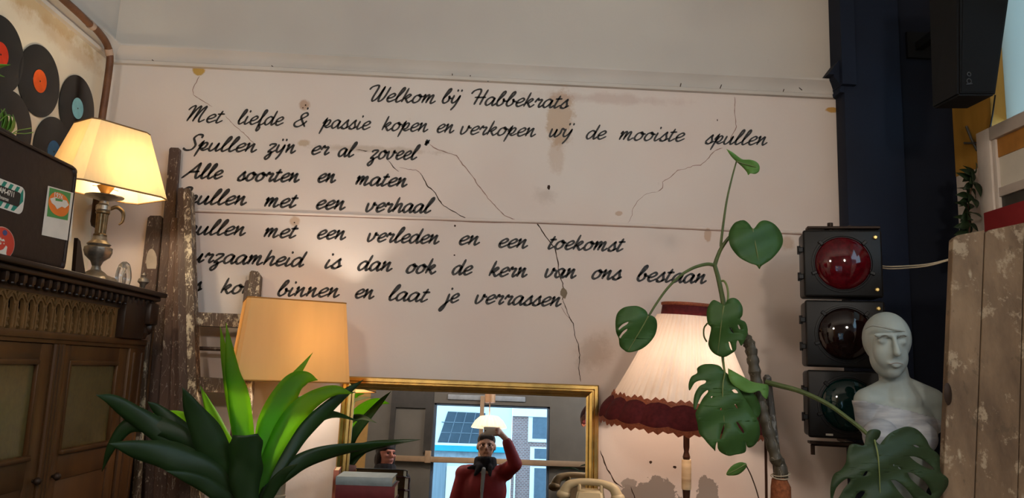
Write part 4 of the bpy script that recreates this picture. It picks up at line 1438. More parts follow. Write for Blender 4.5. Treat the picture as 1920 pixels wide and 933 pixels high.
fr = solid(pt(mb, 'scalloped_fringe', M_velvet, l3, 60), .002)
for sgn in (1, -1):
    mb = MB()
    seg2 = NS*3*8
    A, B = [], []
    for kx in range(seg2):
        a = kx/seg2*math.tau
        s = scal(a)
        zz = abs(((a*NS*3/math.tau) % 1)*2-1)
        base = zf*(.86+.10*s) if sgn > 0 else -zf*(.02+.10*s)
        r = rad_at(max(base, 0))+.009
        A.append(mb.bm.verts.new((math.cos(a)*(r+.004), math.sin(a)*(r+.004), base-sgn*.010)))
        B.append(mb.bm.verts.new((math.cos(a)*(r-.002), math.sin(a)*(r-.002), base+sgn*(.005+.012*zz))))
    for kx in range(seg2):
        mb.bm.faces.new((A[kx], A[(kx+1) % seg2], B[(kx+1) % seg2], B[kx]))
    mb.xf(TILT)
    solid(mb.build('jagged_braid', M_braid, fr, 0), .002)
mb = MB()
for j in range(4):
    a = j*math.tau/4+.4
    mb.tube([TILT @ Vector((0, 0, HS*.45)), TILT @ Vector((math.cos(a)*RTp*.95, math.sin(a)*RTp*.95, HS*.97))], .0018, 5)
pt(mb, 'shade_carrier', M_brass_old, l3)
bc = TILT @ Vector((0, 0, HS*.52))
mb = MB(); mb.ball(bc, (.026, .026, .04), 16, 12); pt(mb, 'bulb', M_bulb, l3)
bulb(l3, bc+Vector((0, -.04, -.05)), LAMP_W['pleated'], (1, .86, .74))

# ================================================================== DRACAENA
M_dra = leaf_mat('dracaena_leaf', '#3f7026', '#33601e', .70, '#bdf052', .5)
M_dra_dark = leaf_mat('dracaena_leaf_dark', '#1f3318', '#182a13', .18, '#6aa834', .45)  # darker, less translucent green of the same plant
DB = P(468, 940, 2.93)
dr = thing('dracaena_plant', 'dracaena with long strap leaves in front of the amber lamp', 'plant', (DB.x, 2.93, .75))
mb = MB(); mb.lathe([(.001, .0), (.085, 0), (.10, .02), (.125, .20), (.132, .22), (.118, .22), (.11, .19), (.001, .185)], 32, (DB.x, 2.93, .75)); pt(mb, 'pot', plain('glazed_pot', '#5c4a3a', .3, var=.3), dr)
mb = MB(); mb.lathe([(.001, .17), (.112, .19), (.001, .20)], 24, (DB.x, 2.93, .75)); pt(mb, 'soil', plain('soil', '#241a12', .95), dr)
mb = MB(); mb.tube(spline([(DB.x, 2.93, .93), (DB.x+.008, 2.93, 1.05), DB+Vector((0, 0, .03))], 4), [.024, .022, .028], 12); pt(mb, 'cane', plain('cane_bark', '#4a3a26', .8, var=.4, scale=40), dr)
stand = thing('plant_stand', 'small round wooden stand carrying the dracaena pot', 'stand', (DB.x, 2.93, 0))
mb = MB(); mb.lathe([(.001, .725), (.17, .725), (.175, .735), (.17, .7495), (.001, .7495)], 32, (DB.x, 2.93, 0)); pt(mb, 'top', M_side, stand)
for j in range(3):
    a = j*math.tau/3+.5
    mb = MB(); mb.tube([(DB.x+math.cos(a)*.12, 2.93+math.sin(a)*.12, .728), (DB.x+math.cos(a)*.16, 2.93+math.sin(a)*.16, .0)], [.014, .010], 10); pt(mb, 'leg', M_side, stand)
def strap(path, hw, y0, y1, mat, up=None, blunt=False, fold=.22, twist=0.0, ymid=None):
    ph_ = random.uniform(0, 6)
    """Long leaf through picture points; y runs from y0 at the base to y1 at the tip."""
    n0 = len(path)
    pts = []
    for i, (px, py) in enumerate(path):
        t = i/(n0-1)
        y = lerp(y0, y1, t) if ymid is None else (1-t)**2*y0+2*t*(1-t)*ymid+t*t*y1
        pts.append(P(px, py, y))
    c = spline(pts, 7)
    n = len(c)
    mb = MB()
    rows = []
    hwm = hw*(1.28 if mat is M_dra else 1.1)*2.95/FPX
    for i, p in enumerate(c):
        t = i/(n-1)
        tg = (c[min(i+1, n-1)]-c[max(i-1, 0)]).normalized()
        view = (p-CAM).normalized() if up is None else Vector(up)
        s = tg.cross(view).normalized()
        s = (Matrix.Rotation(twist*t, 3, tg) @ s)
        nn = s.cross(tg).normalized()
        prof_w = (.45+.55*min(t/.35, 1)) * (1 if t < .45 else max(1-((t-.45)/.55)**1.7, 0))
        if blunt:
            prof_w = (.55+.45*min(t/.4, 1)) * (1 if t < .85 else 1-.25*(t-.85)/.15)
        wv = hwm*max(prof_w, .015)
        row = []
        for q in (-1, -.5, 0, .5, 1):
            row.append(mb.bm.verts.new(p+s*wv*q*(1+.05*math.sin(t*17+ph_+q))+nn*wv*(fold*(abs(q)-.4)+.13*q*math.sin(t*11+ph_))))
        rows.append(row)
    for i in range(n-1):
        for j in range(4):
            mb.bm.faces.new((rows[i][j], rows[i][j+1], rows[i+1][j+1], rows[i+1][j]))
    return solid(pt(mb, 'leaf', mat, dr, 50), .0011)
strap([(462, 940), (455, 850), (438, 745), (424, 680), (413, 612)], 11, 2.95, 3.22, M_dra)
strap([(466, 935), (462, 850), (447, 745), (435, 690), (424, 605)], 15, 2.95, 3.16, M_dra)
strap([(468, 935), (460, 860), (452, 790), (430, 713)], 15, 2.95, 3.10, M_dra)
strap([(455, 935), (436, 870), (406, 800), (376, 723)], 14, 2.95, 3.12, M_dra)
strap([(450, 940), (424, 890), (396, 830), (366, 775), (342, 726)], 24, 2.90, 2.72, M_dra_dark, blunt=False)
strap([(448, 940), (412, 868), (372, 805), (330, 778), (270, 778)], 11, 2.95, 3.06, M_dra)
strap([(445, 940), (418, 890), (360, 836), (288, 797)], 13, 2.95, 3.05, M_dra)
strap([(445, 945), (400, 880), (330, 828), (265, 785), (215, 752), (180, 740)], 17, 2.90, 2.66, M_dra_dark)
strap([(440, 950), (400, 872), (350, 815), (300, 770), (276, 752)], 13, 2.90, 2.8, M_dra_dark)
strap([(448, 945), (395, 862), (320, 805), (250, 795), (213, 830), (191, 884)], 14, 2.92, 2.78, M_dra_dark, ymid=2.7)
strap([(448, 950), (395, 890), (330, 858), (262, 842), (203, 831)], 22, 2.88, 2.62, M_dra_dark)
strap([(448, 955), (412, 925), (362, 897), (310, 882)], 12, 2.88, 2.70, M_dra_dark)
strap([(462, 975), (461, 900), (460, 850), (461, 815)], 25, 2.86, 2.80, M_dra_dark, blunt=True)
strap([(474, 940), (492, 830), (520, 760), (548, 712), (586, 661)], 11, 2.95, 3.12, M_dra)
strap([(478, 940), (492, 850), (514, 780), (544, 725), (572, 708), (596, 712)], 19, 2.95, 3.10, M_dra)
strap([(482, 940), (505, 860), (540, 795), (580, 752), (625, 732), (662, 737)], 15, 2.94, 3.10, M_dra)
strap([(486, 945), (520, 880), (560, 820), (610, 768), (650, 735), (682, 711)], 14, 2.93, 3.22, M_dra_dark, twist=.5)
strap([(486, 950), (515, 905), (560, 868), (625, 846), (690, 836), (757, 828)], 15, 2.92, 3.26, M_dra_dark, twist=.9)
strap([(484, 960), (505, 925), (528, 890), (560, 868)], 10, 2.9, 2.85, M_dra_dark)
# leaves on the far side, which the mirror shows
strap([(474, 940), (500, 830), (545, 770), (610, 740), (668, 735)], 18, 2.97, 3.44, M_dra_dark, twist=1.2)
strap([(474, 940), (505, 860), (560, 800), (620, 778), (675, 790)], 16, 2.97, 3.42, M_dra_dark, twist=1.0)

# ================================================================== MONSTERA
M_mon = leaf_mat('monstera_leaf', '#385627', '#2e4a20', .15, '#7aa63a', .5)
M_mon2 = leaf_mat('monstera_leaf_bright', '#668c46', '#587e3c', .3, '#94bc50', .5)
M_mon_dark = leaf_mat('monstera_leaf_low', '#2c3c22', '#24331c', .12, '#55802a', .5)
M_stem = plain('green_stem', '#4f5a32', .5, var=.3, scale=30)
M_stem2 = plain('green_stem_pale', '#66703f', .5, var=.2, scale=30)
M_bark = splattered('knobbly_stem', '#2b2318', '#453c2a', '#8a8678', .5)
M_rope = plain('coir_wrap', '#8a4f30', .9, var=.5, scale=90, bump=.4)
MX = P(1465, 930, 2.75).x
mo = thing('monstera_plant', 'tall monstera with split leaves climbing in front of the pleated lamp', 'plant', (MX, 2.75, 0))
mb = MB(); mb.lathe([(.001, 0), (.15, 0), (.16, .02), (.20, .32), (.215, .33), (.215, .37), (.195, .37), (.19, .33), (.001, .32)], 36, (MX, 2.75, 0)); pt(mb, 'pot', plain('terracotta', '#9a5636', .75, var=.25), mo)
mb = MB(); mb.lathe([(.001, .30), (.192, .325), (.001, .34)], 24, (MX, 2.75, 0)); pt(mb, 'soil', plain('soil2', '#241a12', .95), mo)
mb = MB()
q = [Vector((MX, 2.75, .30)), Vector((MX+.0, 2.75, .8)), P(1466, 905, 2.75), P(1455, 860, 2.75), P(1438, 800, 2.76), P(1423, 745, 2.77), P(1414, 690, 2.77), P(1406, 648, 2.78), P(1393, 630, 2.79), P(1374, 620, 2.79), P(1357, 590, 2.79)]
sp = spline(q, 8)
rs = []
for i, p in enumerate(sp):
    t = i/(len(sp)-1)
    rs.append((.021 if t < .8 else lerp(.021, .012, (t-.8)/.2))*(1+.13*math.sin(i*1.9)))
mb.tube(sp, rs, 12); pt(mb, 'main_stem', M_bark, mo)
mb = MB()
mb.tube([Vector((MX+.005, 2.75, .33)), P(1464, 975, 2.75), P(1464, 912, 2.75), P(1460, 895, 2.75)], [.034, .036, .034, .024], 14); pt(mb, 'coir_wrap', M_rope, mo, label='rust brown coir wrapped round the stem')
mb = MB()
for j, (cx, cy) in enumerate(((1462, 893), (1465, 888))):
    pts = [P(cx, cy, 2.75)+Vector((math.cos(a)*.03, math.sin(a)*.03, .006*math.sin(a+j))) for a in [i/14*math.tau for i in range(15)]]
    mb.tube(pts, .002, 6)
pt(mb, 'string_tie', plain('string', '#b0a088', .8), mo)
mb = MB(); a, b = P(1438, 707, 2.80), P(1458, 880, 2.80)
mb.tube([Vector((lerp(a.x, b.x, 3.3), 2.80, .3)), b, a, a+(a-b).normalized()*.01], [.017, .016, .015, .006], 12); pt(mb, 'support_pole', splattered('pole_bark', '#2e2924', '#3b352e', '#7d7a74', .7), mo, label='dark mottled support pole')
mb = MB(); mb.tube(spline([P(1435, 790, 2.83), P(1436, 860, 2.83), P(1437, 933, 2.83), P(1438, 1100, 2.83), (P(1438, 1100, 2.83).x, 2.80, .32)], 4), .005, 8); pt(mb, 'cane', plain('thin_cane', '#4a2c1c', .7), mo)
def stemline(pix, ys, r, mat=M_stem):
    pts = [P(a, b, ys if not isinstance(ys, (list, tuple)) else ys[i]) for i, (a, b) in enumerate(pix)]
    pt(MB().tube(spline(pts, 6), r, 8), 'petiole', mat, mo)
stemline([(1357, 590), (1357, 572), (1352, 545), (1346, 518), (1340, 497)], [2.79, 2.78, 2.78, 2.78, 2.78], [.011, .009, .008])
stemline([(1340, 497), (1345, 482), (1352, 466), (1366, 446), (1378, 436)], [2.78, 2.78, 2.78, 2.77, 2.75], [.008, .007, .005])
stemline([(1352, 462), (1353, 445), (1362, 380), (1372, 335), (1381, 302)], [2.78, 2.78, 2.78, 2.78, 2.79], [.006, .004, .0028])
stemline([(1340, 497), (1325, 495), (1300, 502), (1275, 517), (1250, 542), (1230, 570), (1217, 591)], [2.78, 2.77, 2.76, 2.75, 2.74, 2.73, 2.72], [.007, .005, .004])
stemline([(1350, 527), (1358, 527), (1364, 540), (1365, 560), (1360, 575)], [2.78, 2.77, 2.76, 2.75, 2.73], .004, M_stem2)
stemline([(1356, 650), (1355, 668), (1357, 686), (1359, 698)], [2.79, 2.78, 2.72, 2.70], [.006, .005, .004], M_stem2)
stemline([(1326, 606), (1320, 615), (1320, 630), (1325, 640)], [2.79, 2.77, 2.77, 2.78], .003, M_stem2)
stemline([(1436, 716), (1460, 722), (1500, 733), (1550, 756), (1590, 784), (1618, 806), (1630, 818)], [2.79, 2.76, 2.72, 2.67, 2.63, 2.60, 2.59], [.010, .008, .006], M_stem)
stemline([(1399, 872), (1410, 895), (1423, 935), (1440, 1010)], [2.76, 2.76, 2.76, 2.76], .0022, plain('thin_brown_stem', '#3c2a1c', .6))
from mathutils.geometry import tessellate_polygon
def mleaf(outline, holes, yfun, mat, name='leaf', sub=2, vein=None, smooth_n=4, yv=.0):
    """Leaf blade from its outline and holes; yfun gives the distance of every picture point."""
    loops = [[Vector((p[0], p[1], 0)) for p in spline(list(map(lambda q: Vector((q[0], q[1])), outline))+[Vector(outline[0])], smooth_n)[:-1]]]
    for h in holes:
        hp = [Vector(q) for q in h]
        loops.append([Vector((p[0], p[1], 0)) for p in spline(hp+[hp[0]], 3)[:-1]])
    flat_v = [v for lp in loops for v in lp]
    tris = tessellate_polygon(loops)
    mb = MB()
    vs = [mb.bm.verts.new(v) for v in flat_v]
    for t in tris:
        try:
            mb.bm.faces.new([vs[i] for i in t])
        except ValueError:
            pass
    # interior points so that the blade can bend
    for it in range(4):
        es = [e for e in mb.bm.edges if e.calc_length() > 14]
        if not es: break
        bmesh.ops.subdivide_edges(mb.bm, edges=es, cuts=1)
        bmesh.ops.triangulate(mb.bm, faces=[f for f in mb.bm.faces if len(f.verts) > 3])
    for v in mb.bm.verts:
        v.co = P(v.co.x, v.co.y, yfun(v.co.x, v.co.y))
    bmesh.ops.recalc_face_normals(mb.bm, faces=mb.bm.faces)
    o = solid(pt(mb, name, mat, mo, 60), .0014)
    if vein:
        for k_ in range(0):
            pass
        mb = MB()
        mb.tube(spline([P(a, b, yfun(a, b)-.0015) for a, b in vein], 5), [.0032, .0022, .0010], 6)
        mb.build('midrib', M_stem2, o, 60)
    return o
def bowl(cx, cy, y, k_, tx=0.0, ty=0.0, axis=None):
    """Distance field of a gently folded leaf: lifts away from the midrib."""
    def f(px, py):
        dx, dy = (px-cx)/100, (py-cy)/100
        return y + tx*dx + ty*dy - k_*(dx*dx+.5*dy*dy) + .006*math.sin(dy*9+dx*4)
    return f
# small curled leaf at the very top
mleaf([(1362, 279), (1373, 285), (1385, 294), (1394, 299), (1406, 299), (1418, 303), (1424, 311), (1423, 321), (1416, 326), (1407, 325), (1403, 328), (1400, 322), (1392, 313), (1382, 304), (1371, 293)], [], bowl(1393, 302, 2.78, .10, .05, .1), M_mon2, vein=[(1381, 302), (1395, 307), (1418, 313)])
# heart leaf
mleaf([(1388, 413), (1377, 418), (1368, 432), (1366, 447), (1371, 464), (1386, 482), (1406, 493), (1418, 497), (1424, 504), (1428, 498), (1446, 486), (1462, 468), (1468, 452), (1464, 435), (1452, 420), (1436, 413), (1424, 416), (1414, 428), (1410, 427), (1404, 419), (1396, 413)], [], bowl(1414, 450, 2.74, -.06, .02, -.03), M_mon, vein=[(1411, 428), (1417, 460), (1424, 500)])
# left leaf with two slits
mleaf([(1216, 592), (1211, 582), (1200, 575), (1188, 573), (1170, 576), (1158, 586), (1154, 602), (1155, 622), (1160, 634), (1162, 648), (1170, 656), (1178, 660), (1192, 658), (1206, 652), (1218, 642), (1228, 628), (1232, 612), (1230, 598), (1222, 591)],
      [[(1160, 615), (1168, 607), (1178, 603), (1176, 607), (1167, 613), (1161, 618)], [(1161, 631), (1168, 621), (1176, 616), (1175, 620), (1168, 627), (1163, 634)]], bowl(1195, 615, 2.71, -.07, .02, .02), M_mon, vein=[(1216, 592), (1200, 620), (1178, 657)])
# leaf below the fork, with slits on the right
mleaf([(1349, 566), (1338, 562), (1330, 570), (1325, 585), (1327, 606), (1333, 614), (1330, 632), (1328, 645), (1334, 658), (1345, 666), (1358, 669), (1372, 662), (1380, 655), (1381, 642), (1384, 638), (1390, 648), (1398, 634), (1402, 620), (1398, 604), (1388, 598), (1392, 590), (1392, 575), (1384, 562), (1374, 558), (1364, 562), (1358, 572)],
      [[(1367, 613), (1371, 615), (1376, 624), (1372, 622)], [(1383, 608), (1386, 610), (1389, 618), (1385, 615)], [(1366, 640), (1369, 642), (1373, 656), (1369, 652)]], bowl(1362, 615, 2.70, -.06, -.03, .03), M_mon, vein=[(1357, 573), (1352, 610), (1346, 662)])
# large leaf hanging before the lamp
mleaf([(1358, 697), (1350, 686), (1335, 682), (1318, 683), (1307, 690), (1307, 699), (1296, 706), (1291, 720), (1293, 732), (1302, 718), (1312, 713), (1323, 713), (1322, 718), (1311, 724), (1302, 740), (1300, 762), (1304, 768), (1308, 757), (1316, 740), (1326, 731), (1327, 735), (1318, 746), (1308, 765), (1304, 776), (1308, 795), (1311, 812), (1320, 822), (1328, 832), (1338, 842), (1341, 845), (1342, 834), (1345, 828), (1346, 840), (1352, 848), (1366, 854), (1378, 852), (1396, 848), (1399, 838), (1397, 826), (1402, 838), (1412, 836), (1422, 824), (1425, 808), (1422, 790), (1412, 772), (1400, 752), (1385, 730), (1372, 712), (1364, 700)],
      [[(1372, 731), (1378, 729), (1384, 736), (1377, 736)], [(1333, 743), (1336, 742), (1334, 746)], [(1350, 766), (1353, 764), (1352, 770)], [(1377, 757), (1380, 758), (1384, 766), (1380, 763)], [(1357, 796), (1360, 794), (1355, 812), (1350, 824), (1352, 810)], [(1380, 790), (1384, 792), (1394, 806), (1394, 812), (1386, 802)]],
      bowl(1358, 770, 2.66, -.05, .01, -.02), M_mon, vein=[(1359, 698), (1355, 740), (1362, 850)], smooth_n=3)
# folded leaf behind it to the right
mleaf([(1365, 690), (1376, 696), (1392, 705), (1410, 715), (1430, 719), (1440, 722), (1441, 734), (1438, 747), (1430, 742), (1424, 732), (1412, 736), (1398, 735), (1384, 728), (1372, 718), (1366, 705)], [], bowl(1400, 715, 2.69, -.05, .06, -.05), M_mon2)
mleaf([(1384, 728), (1398, 735), (1414, 738), (1424, 756), (1426, 772), (1418, 784), (1408, 776), (1400, 760), (1390, 742)], [], bowl(1405, 755, 2.72, -.05, .04, .0), M_mon)
# small young leaf low down
mleaf([(1399, 868), (1388, 866), (1375, 871), (1366, 880), (1362, 889), (1370, 891), (1384, 889), (1395, 881), (1400, 873)], [], bowl(1380, 880, 2.74, -.1, .02, .05), M_mon2, vein=[(1399, 869), (1382, 879), (1364, 888)])
# big dark leaf in front of the mannequin
mleaf([(1642, 826), (1649, 818), (1651, 808), (1642, 804), (1630, 806), (1624, 814), (1620, 834), (1606, 832), (1593, 834), (1588, 850), (1586, 866), (1577, 880), (1564, 888), (1558, 905), (1557, 930), (1562, 960), (1580, 990), (1612, 1008), (1650, 1012), (1690, 1004), (1722, 986), (1745, 960), (1760, 935), (1776, 912), (1777, 896), (1764, 885), (1762, 868), (1760, 852), (1744, 838), (1736, 822), (1720, 805), (1702, 799), (1686, 803), (1668, 812), (1655, 826), (1649, 833)],
      [[(1562, 932), (1568, 914), (1582, 900), (1592, 896), (1594, 902), (1582, 916), (1570, 936)], [(1606, 926), (1614, 920), (1622, 922), (1612, 936), (1600, 952), (1596, 948)], [(1617, 893), (1622, 884), (1627, 883), (1624, 890)],
       [(1670, 900), (1680, 900), (1698, 914), (1716, 938), (1722, 952), (1706, 944), (1686, 922)], [(1701, 885), (1712, 887), (1734, 902), (1746, 922), (1744, 928), (1726, 914), (1708, 898)], [(1705, 855), (1718, 856), (1738, 866), (1752, 880), (1736, 876), (1718, 866)],
       [(1712, 834), (1718, 834), (1724, 838), (1718, 838)], [(1674, 870), (1677, 870), (1676, 874)], [(1683, 874), (1687, 876), (1690, 880), (1685, 878)]],
      bowl(1660, 880, 2.52, -.035, .02, -.03), M_mon_dark, vein=[(1640, 824), (1648, 870), (1652, 1000)], smooth_n=3)


# ================================================================== TRAFFIC LIGHT
TY = 3.22
tc = P(1582, 628, TY)
tl = thing('traffic_light', 'old black three lamp traffic light with red lens uppermost, fixed to the wall', 'traffic light', (tc.x, TY, 0), rad(-14))
TW = (P(1651, 560, TY)-P(1514, 560, TY)).length
def lens_mat(name, h, h2, rough=.12):
    k = NT(name)
    k.l(k.mix(k.ramp(k.noise(k.coords(), 60, 2), .3, .7), lin(h), lin(h2)), k.b.inputs['Base Color'])
    k.set(Roughness=.06, Specular_IOR_Level=.35)
    return k.m
lens_ms = [lens_mat('red_lens', '#520610', '#38040a'), lens_mat('amber_lens', '#170a09', '#100706'), lens_mat('green_lens', '#04201f', '#031817')]
M_screw = plain('brass_screw', '#c0a86a', .35, .8, var=.2)
mods = [((1514, 434), (1517, 559)), ((1519, 565), (1521, 690)), ((1523, 696), (1525, 823))]
shear_x = 0.0
for i, (pa, pb) in enumerate(mods):
    z1, z0 = P(1582, pa[1]-1, TY).z, P(1582, pb[1]-1, TY).z
    xo = [0, .002, .004][i]
    h = z1-z0
    cz = (z0+z1)/2
    mb = MB()
    mb.box((xo, .055, cz), (TW-.006, .13, h-.004), None, .014, 3)
    mb.box((xo, -.016, cz), (TW, .022, h), None, .010, 3)
    housing = mb.build('housing', M_black, tl, 40)
    R_ = h*.395
    RX = Matrix.Rotation(rad(90), 4, 'X')
    mb = MB(); mb.lathe([(R_*1.0, -.002), (R_*1.03, .004), (R_*1.10, .003), (R_*1.12, -.004)], 48, close=False); mb.xf(Matrix.Translation((xo, -.027, cz)) @ RX); mb.build('lens_ring', M_black, housing, 40)
    mb = MB()
    pr = [(R_*math.cos(t), .050*math.sin(t)-.006) for t in [j/10*math.pi/2 for j in range(11)]]
    pr[-1] = (.0005, pr[-1][1])
    mb.lathe(pr, 48); mb.xf(Matrix.Translation((xo, -.024, cz)) @ RX)
    mb.build('lens', lens_ms[i], housing, 60, label=['red lens', 'dark amber lens', 'dark green lens'][i])
    for a in (45, 135, 200, 340):
        mb = MB(); mb.box((xo+math.cos(rad(a))*R_*1.08, -.030, cz+math.sin(rad(a))*R_*1.08), (.022, .012, .014), Matrix.Rotation(-rad(a), 3, 'Y'), .002, 1); mb.build('lens_clip', M_black, housing, 30)
    for s in (1, -1):
        mb = MB(); mb.lathe([(.009, 0), (.009, .006), (.006, .009), (.001, .009)], 14); mb.xf(Matrix.Translation((xo+TW*.415, -.026, cz+s*h*.385)) @ RX); mb.build('screw', M_screw, housing, 30, label='brass screw')
        mb = MB(); mb.box((xo-TW/2-.010, -.012, cz+s*h*.20), (.022, .03, .022), None, .003, 1); mb.tube([(xo-TW/2-.016, -.012, cz+s*h*.20-.018), (xo-TW/2-.016, -.012, cz+s*h*.20+.018)], .007, 8); mb.build('hinge', M_black, housing, 30)
mb = MB(); mb.box((.10, .0, P(1582, 814, TY).z-.003), (.0, .0, .0)) if False else mb.box((-TW*.23, -.028, P(1582, 815, TY).z), (.028, .002, .008)); mb.build('maker_plate', plain('plate', '#b8b4a8', .4), tl, 0)
zt_ = P(1582, 425, TY).z
zb_ = P(1582, 836, TY).z
mb = MB(); mb.box((.02, .06, zt_+.004), (TW*.95, .05, .012), None, .003, 1); mb.tube([(-.03, .06, zt_-.008), (-.03, .06, zt_+.028)], .012, 10); mb.tube([(-.055, .06, zt_+.004), (-.03, .06, zt_+.004)], .010, 10); mb.tube([(.05, .06, zt_+.006), (.05, .42, zt_+.006)], .012, 10); pt_ = mb.build('top_bracket', M_darkiron, tl, 30)
mb = MB(); mb.tube([(-TW*.40, .05, zb_-.045), (-TW*.40, .05, zb_-.005), (-TW*.38, .05, zb_), (TW*.3, .05, zb_)], .009, 10); mb.tube([(.05, .05, zb_), (.05, .42, zb_)], .010, 10); mb.box((0, .05, zb_+.006), (TW*.9, .06, .01)); mb.build('bottom_bracket', M_darkiron, tl, 30)
# white twin wire from the traffic light to the right
a = P(1658, 499, 3.30)
pts = [P(1640, 494, 3.42), a, P(1690, 499, 3.2), P(1740, 495, 3.05), P(1786, 484, 2.95), P(1830, 472, 2.85)]
mb = MB(); mb.tube(spline(pts, 6), .0032, 8); mb.tube(spline([p+Vector((0, -.004, -.006-.004*math.sin(i))) for i, p in enumerate(pts)], 6), .0028, 8)
tag(mb.build('wire', plain('white_wire', '#c8bda8', .5)), 'white twin wire sagging across the navy wall beside the traffic light', 'wire')

# ================================================================== MANNEQUIN
MY = 2.84
def mq(px, py, dy=0.0):
    return P(px, py, MY+dy)
kx = MY/FPX
M_mann = plain('mannequin_plaster', '#929a96', .5, var=.12, scale=6, h2='#868d8a')
mn = thing('mannequin_bust', 'armless pale grey female mannequin torso standing before the traffic light', 'mannequin', (mq(1690, 850).x, MY, 0))
hc = mq(1664, 640)
pr = [
 ('e', mq(1662, 634, .015), (.082, .098, .100)), ('e', mq(1666, 668, -.012), (.066, .070, .080)), ('e', mq(1672, 694, -.035), (.034, .035, .030)),
 ('e', mq(1666, 655, -.05), (.056, .040, .075)),
 ('c', mq(1676, 632, -.098), mq(1683, 662, -.113), .008, .013), ('e', mq(1683, 663, -.108), (.014, .012, .010)),
 ('c', mq(1643, 628, -.082), mq(1673, 627, -.096), .009, .010), ('c', mq(1680, 627, -.094), mq(1700, 629, -.072), .009, .008),
 ('e', mq(1654, 639, -.078), (.018, .012, .010)), ('e', mq(1692, 641, -.078), (.016, .012, .010)),
 ('c', mq(1668, 681, -.079), mq(1690, 682, -.074), .008, .007), ('e', mq(1680, 686, -.078), (.016, .010, .007)),
 ('c', mq(1673, 690, .035), mq(1682, 738, .045), .052, .056), ('c', mq(1680, 725, .04), mq(1684, 752, .03), .060, .085),
 ('c', mq(1628, 752, .03), mq(1745, 752, .03), .052, .052), ('c', mq(1628, 740, .03), mq(1682, 722, .04), .030, .045), ('c', mq(1745, 740, .03), mq(1684, 722, .04), .030, .045),
 ('e', mq(1686, 800, .02), (.135, .085, .12)), ('e', mq(1686, 860, .02), (.122, .082, .16)), ('e', mq(1688, 960, .02), (.112, .080, .14)), ('e', mq(1690, 1060, .02), (.145, .095, .14)),
 ('e', mq(1651, 818, -.055), (.058, .050, .058)), ('e', mq(1724, 820, -.055), (.058, .050, .058)),
 ('c', mq(1627, 752, .03), mq(1630, 790, .03), .048, .044), ('c', mq(1747, 752, .03), mq(1745, 790, .03), .048, .044),
]
body = blend('body', pr, M_mann, None, .0055, 5)
hang(body, mn)
# sash of pale cloth and painted hair sweep
mb = MB()
prev = None
for i in range(15):
    t = i/14
    c = spline([mq(1622, 640, -.07), mq(1626, 606, -.085), mq(1650, 606, -.105), mq(1680, 610, -.10), mq(1704, 622, -.065)], 4)[i if i < 17 else 16]
    pass
mb.tube(spline([mq(1622, 616, -.052), mq(1634, 610, -.075), mq(1652, 612, -.092), mq(1676, 618, -.096), mq(1698, 622, -.070), mq(1706, 626, -.04)], 5), [.003, .0035, .0035, .003], 6)
pt(mb, 'painted_hairline', plain('hairline_grey', '#8d8f88', .6), mn)
mb = MB()
for (x0, x1, yy) in ((1645, 1670, 632), (1682, 1703, 632)):
    mb.tube(spline([mq(x0, yy+3, -.088), mq((x0+x1)/2, yy-4, -.103), mq(x1, yy, -.092 if x1 < 1680 else -.066)], 5), .0016, 6)
pt(mb, 'eyebrow_line', plain('brow_grey', '#6d6c66', .6), mn)
mb = MB()
mb.tube(spline([mq(1668, 682, -.087), mq(1681, 680, -.085), mq(1692, 682, -.078)], 5), .0018, 6)
pt(mb, 'mouth_line', plain('mouth_grey', '#8a7d76', .6), mn)
k = NT('thin_wrap'); k.set(Base_Color=lin('#8d9096'), Roughness=.5)
k2 = k.noise(k.coords((1, 1, 6)), 9, 4); k.l(k.mix(k.ramp(k2, .35, .65), lin('#9a9ca0'), lin('#7f8288')), k.b.inputs['Base Color']); k.bump(k2, .3)
def band_from(o, lo, hi, off, name, mat):
    """Cloth that follows the body between two sloping heights."""
    bm = bmesh.new(); bm.from_mesh(o.data); bm.normal_update()
    keep = []
    bad = [f for f in bm.faces if not (lo(f.calc_center_median()) < f.calc_center_median().z < hi(f.calc_center_median()))]
    bmesh.ops.delete(bm, geom=bad, context='FACES')
    nrm = {v: v.normal.copy() for v in bm.verts}
    for v in bm.verts: v.co += nrm[v]*off
    t = MB(); t.bm.free(); t.bm = bm
    return solid(pt(t, name, mat, mn, 60), .002)
za, zb2, zc_ = mq(1640, 757).z, mq(1740, 782).z, mq(1690, 826).z
xa_, xb_ = mq(1640, 757).x, mq(1740, 782).x
band_from(body, lambda c: zc_-.03, lambda c: lerp(za, zb2, (c.x-xa_)/(xb_-xa_)), .004, 'chest_wrap', k.m)
pole = MB(); pole.lathe([(.001, 0), (.16, 0), (.165, .012), (.06, .03), (.018, .05), (.018, 1.06), (.001, 1.06)], 28, (mq(1690, 1060, .02).x, MY+.02, 0)); pt(pole, 'stand', M_darkiron, mn)

# ================================================================== WEATHERED BOARD ON THE RIGHT
k = NT('weathered_boards')
v = k.coords((1, 1, .35))
f = k.noise(v, 7, 6, .65)
col = k.mix(k.ramp(f, .32, .68), lin('#7d654c'), lin('#523f2d'))
g = k.noise(k.coords((1, 1, .8)), 13, 7, .72)
col = k.mix(k.math('MULTIPLY', k.ramp(g, .56, .62), .7), col, lin('#a08d74'))
col = k.mix(k.math('MULTIPLY', k.ramp(k.noise(k.coords((1, 1, .5)), 22, 5, .7), .60, .66), .6), col, lin('#4a3c2a'))
vo = k.n('ShaderNodeTexVoronoi'); vo.inputs['Scale'].default_value = 11; k.l(k.coords((1.3, 1, .5), (.3, .2, .5)), vo.inputs['Vector'])
col = k.mix(k.math('MULTIPLY', k.ramp(k.math('ADD', vo.outputs[0], k.math('MULTIPLY', g, .35)), .22, .30, (1, 1, 1, 1), (0, 0, 0, 1)), .6), col, lin('#b5a68c'))
k.l(col, k.b.inputs['Base Color']); k.set(Roughness=.85); k.bump(g, .35, .01)
M_weather = k.m
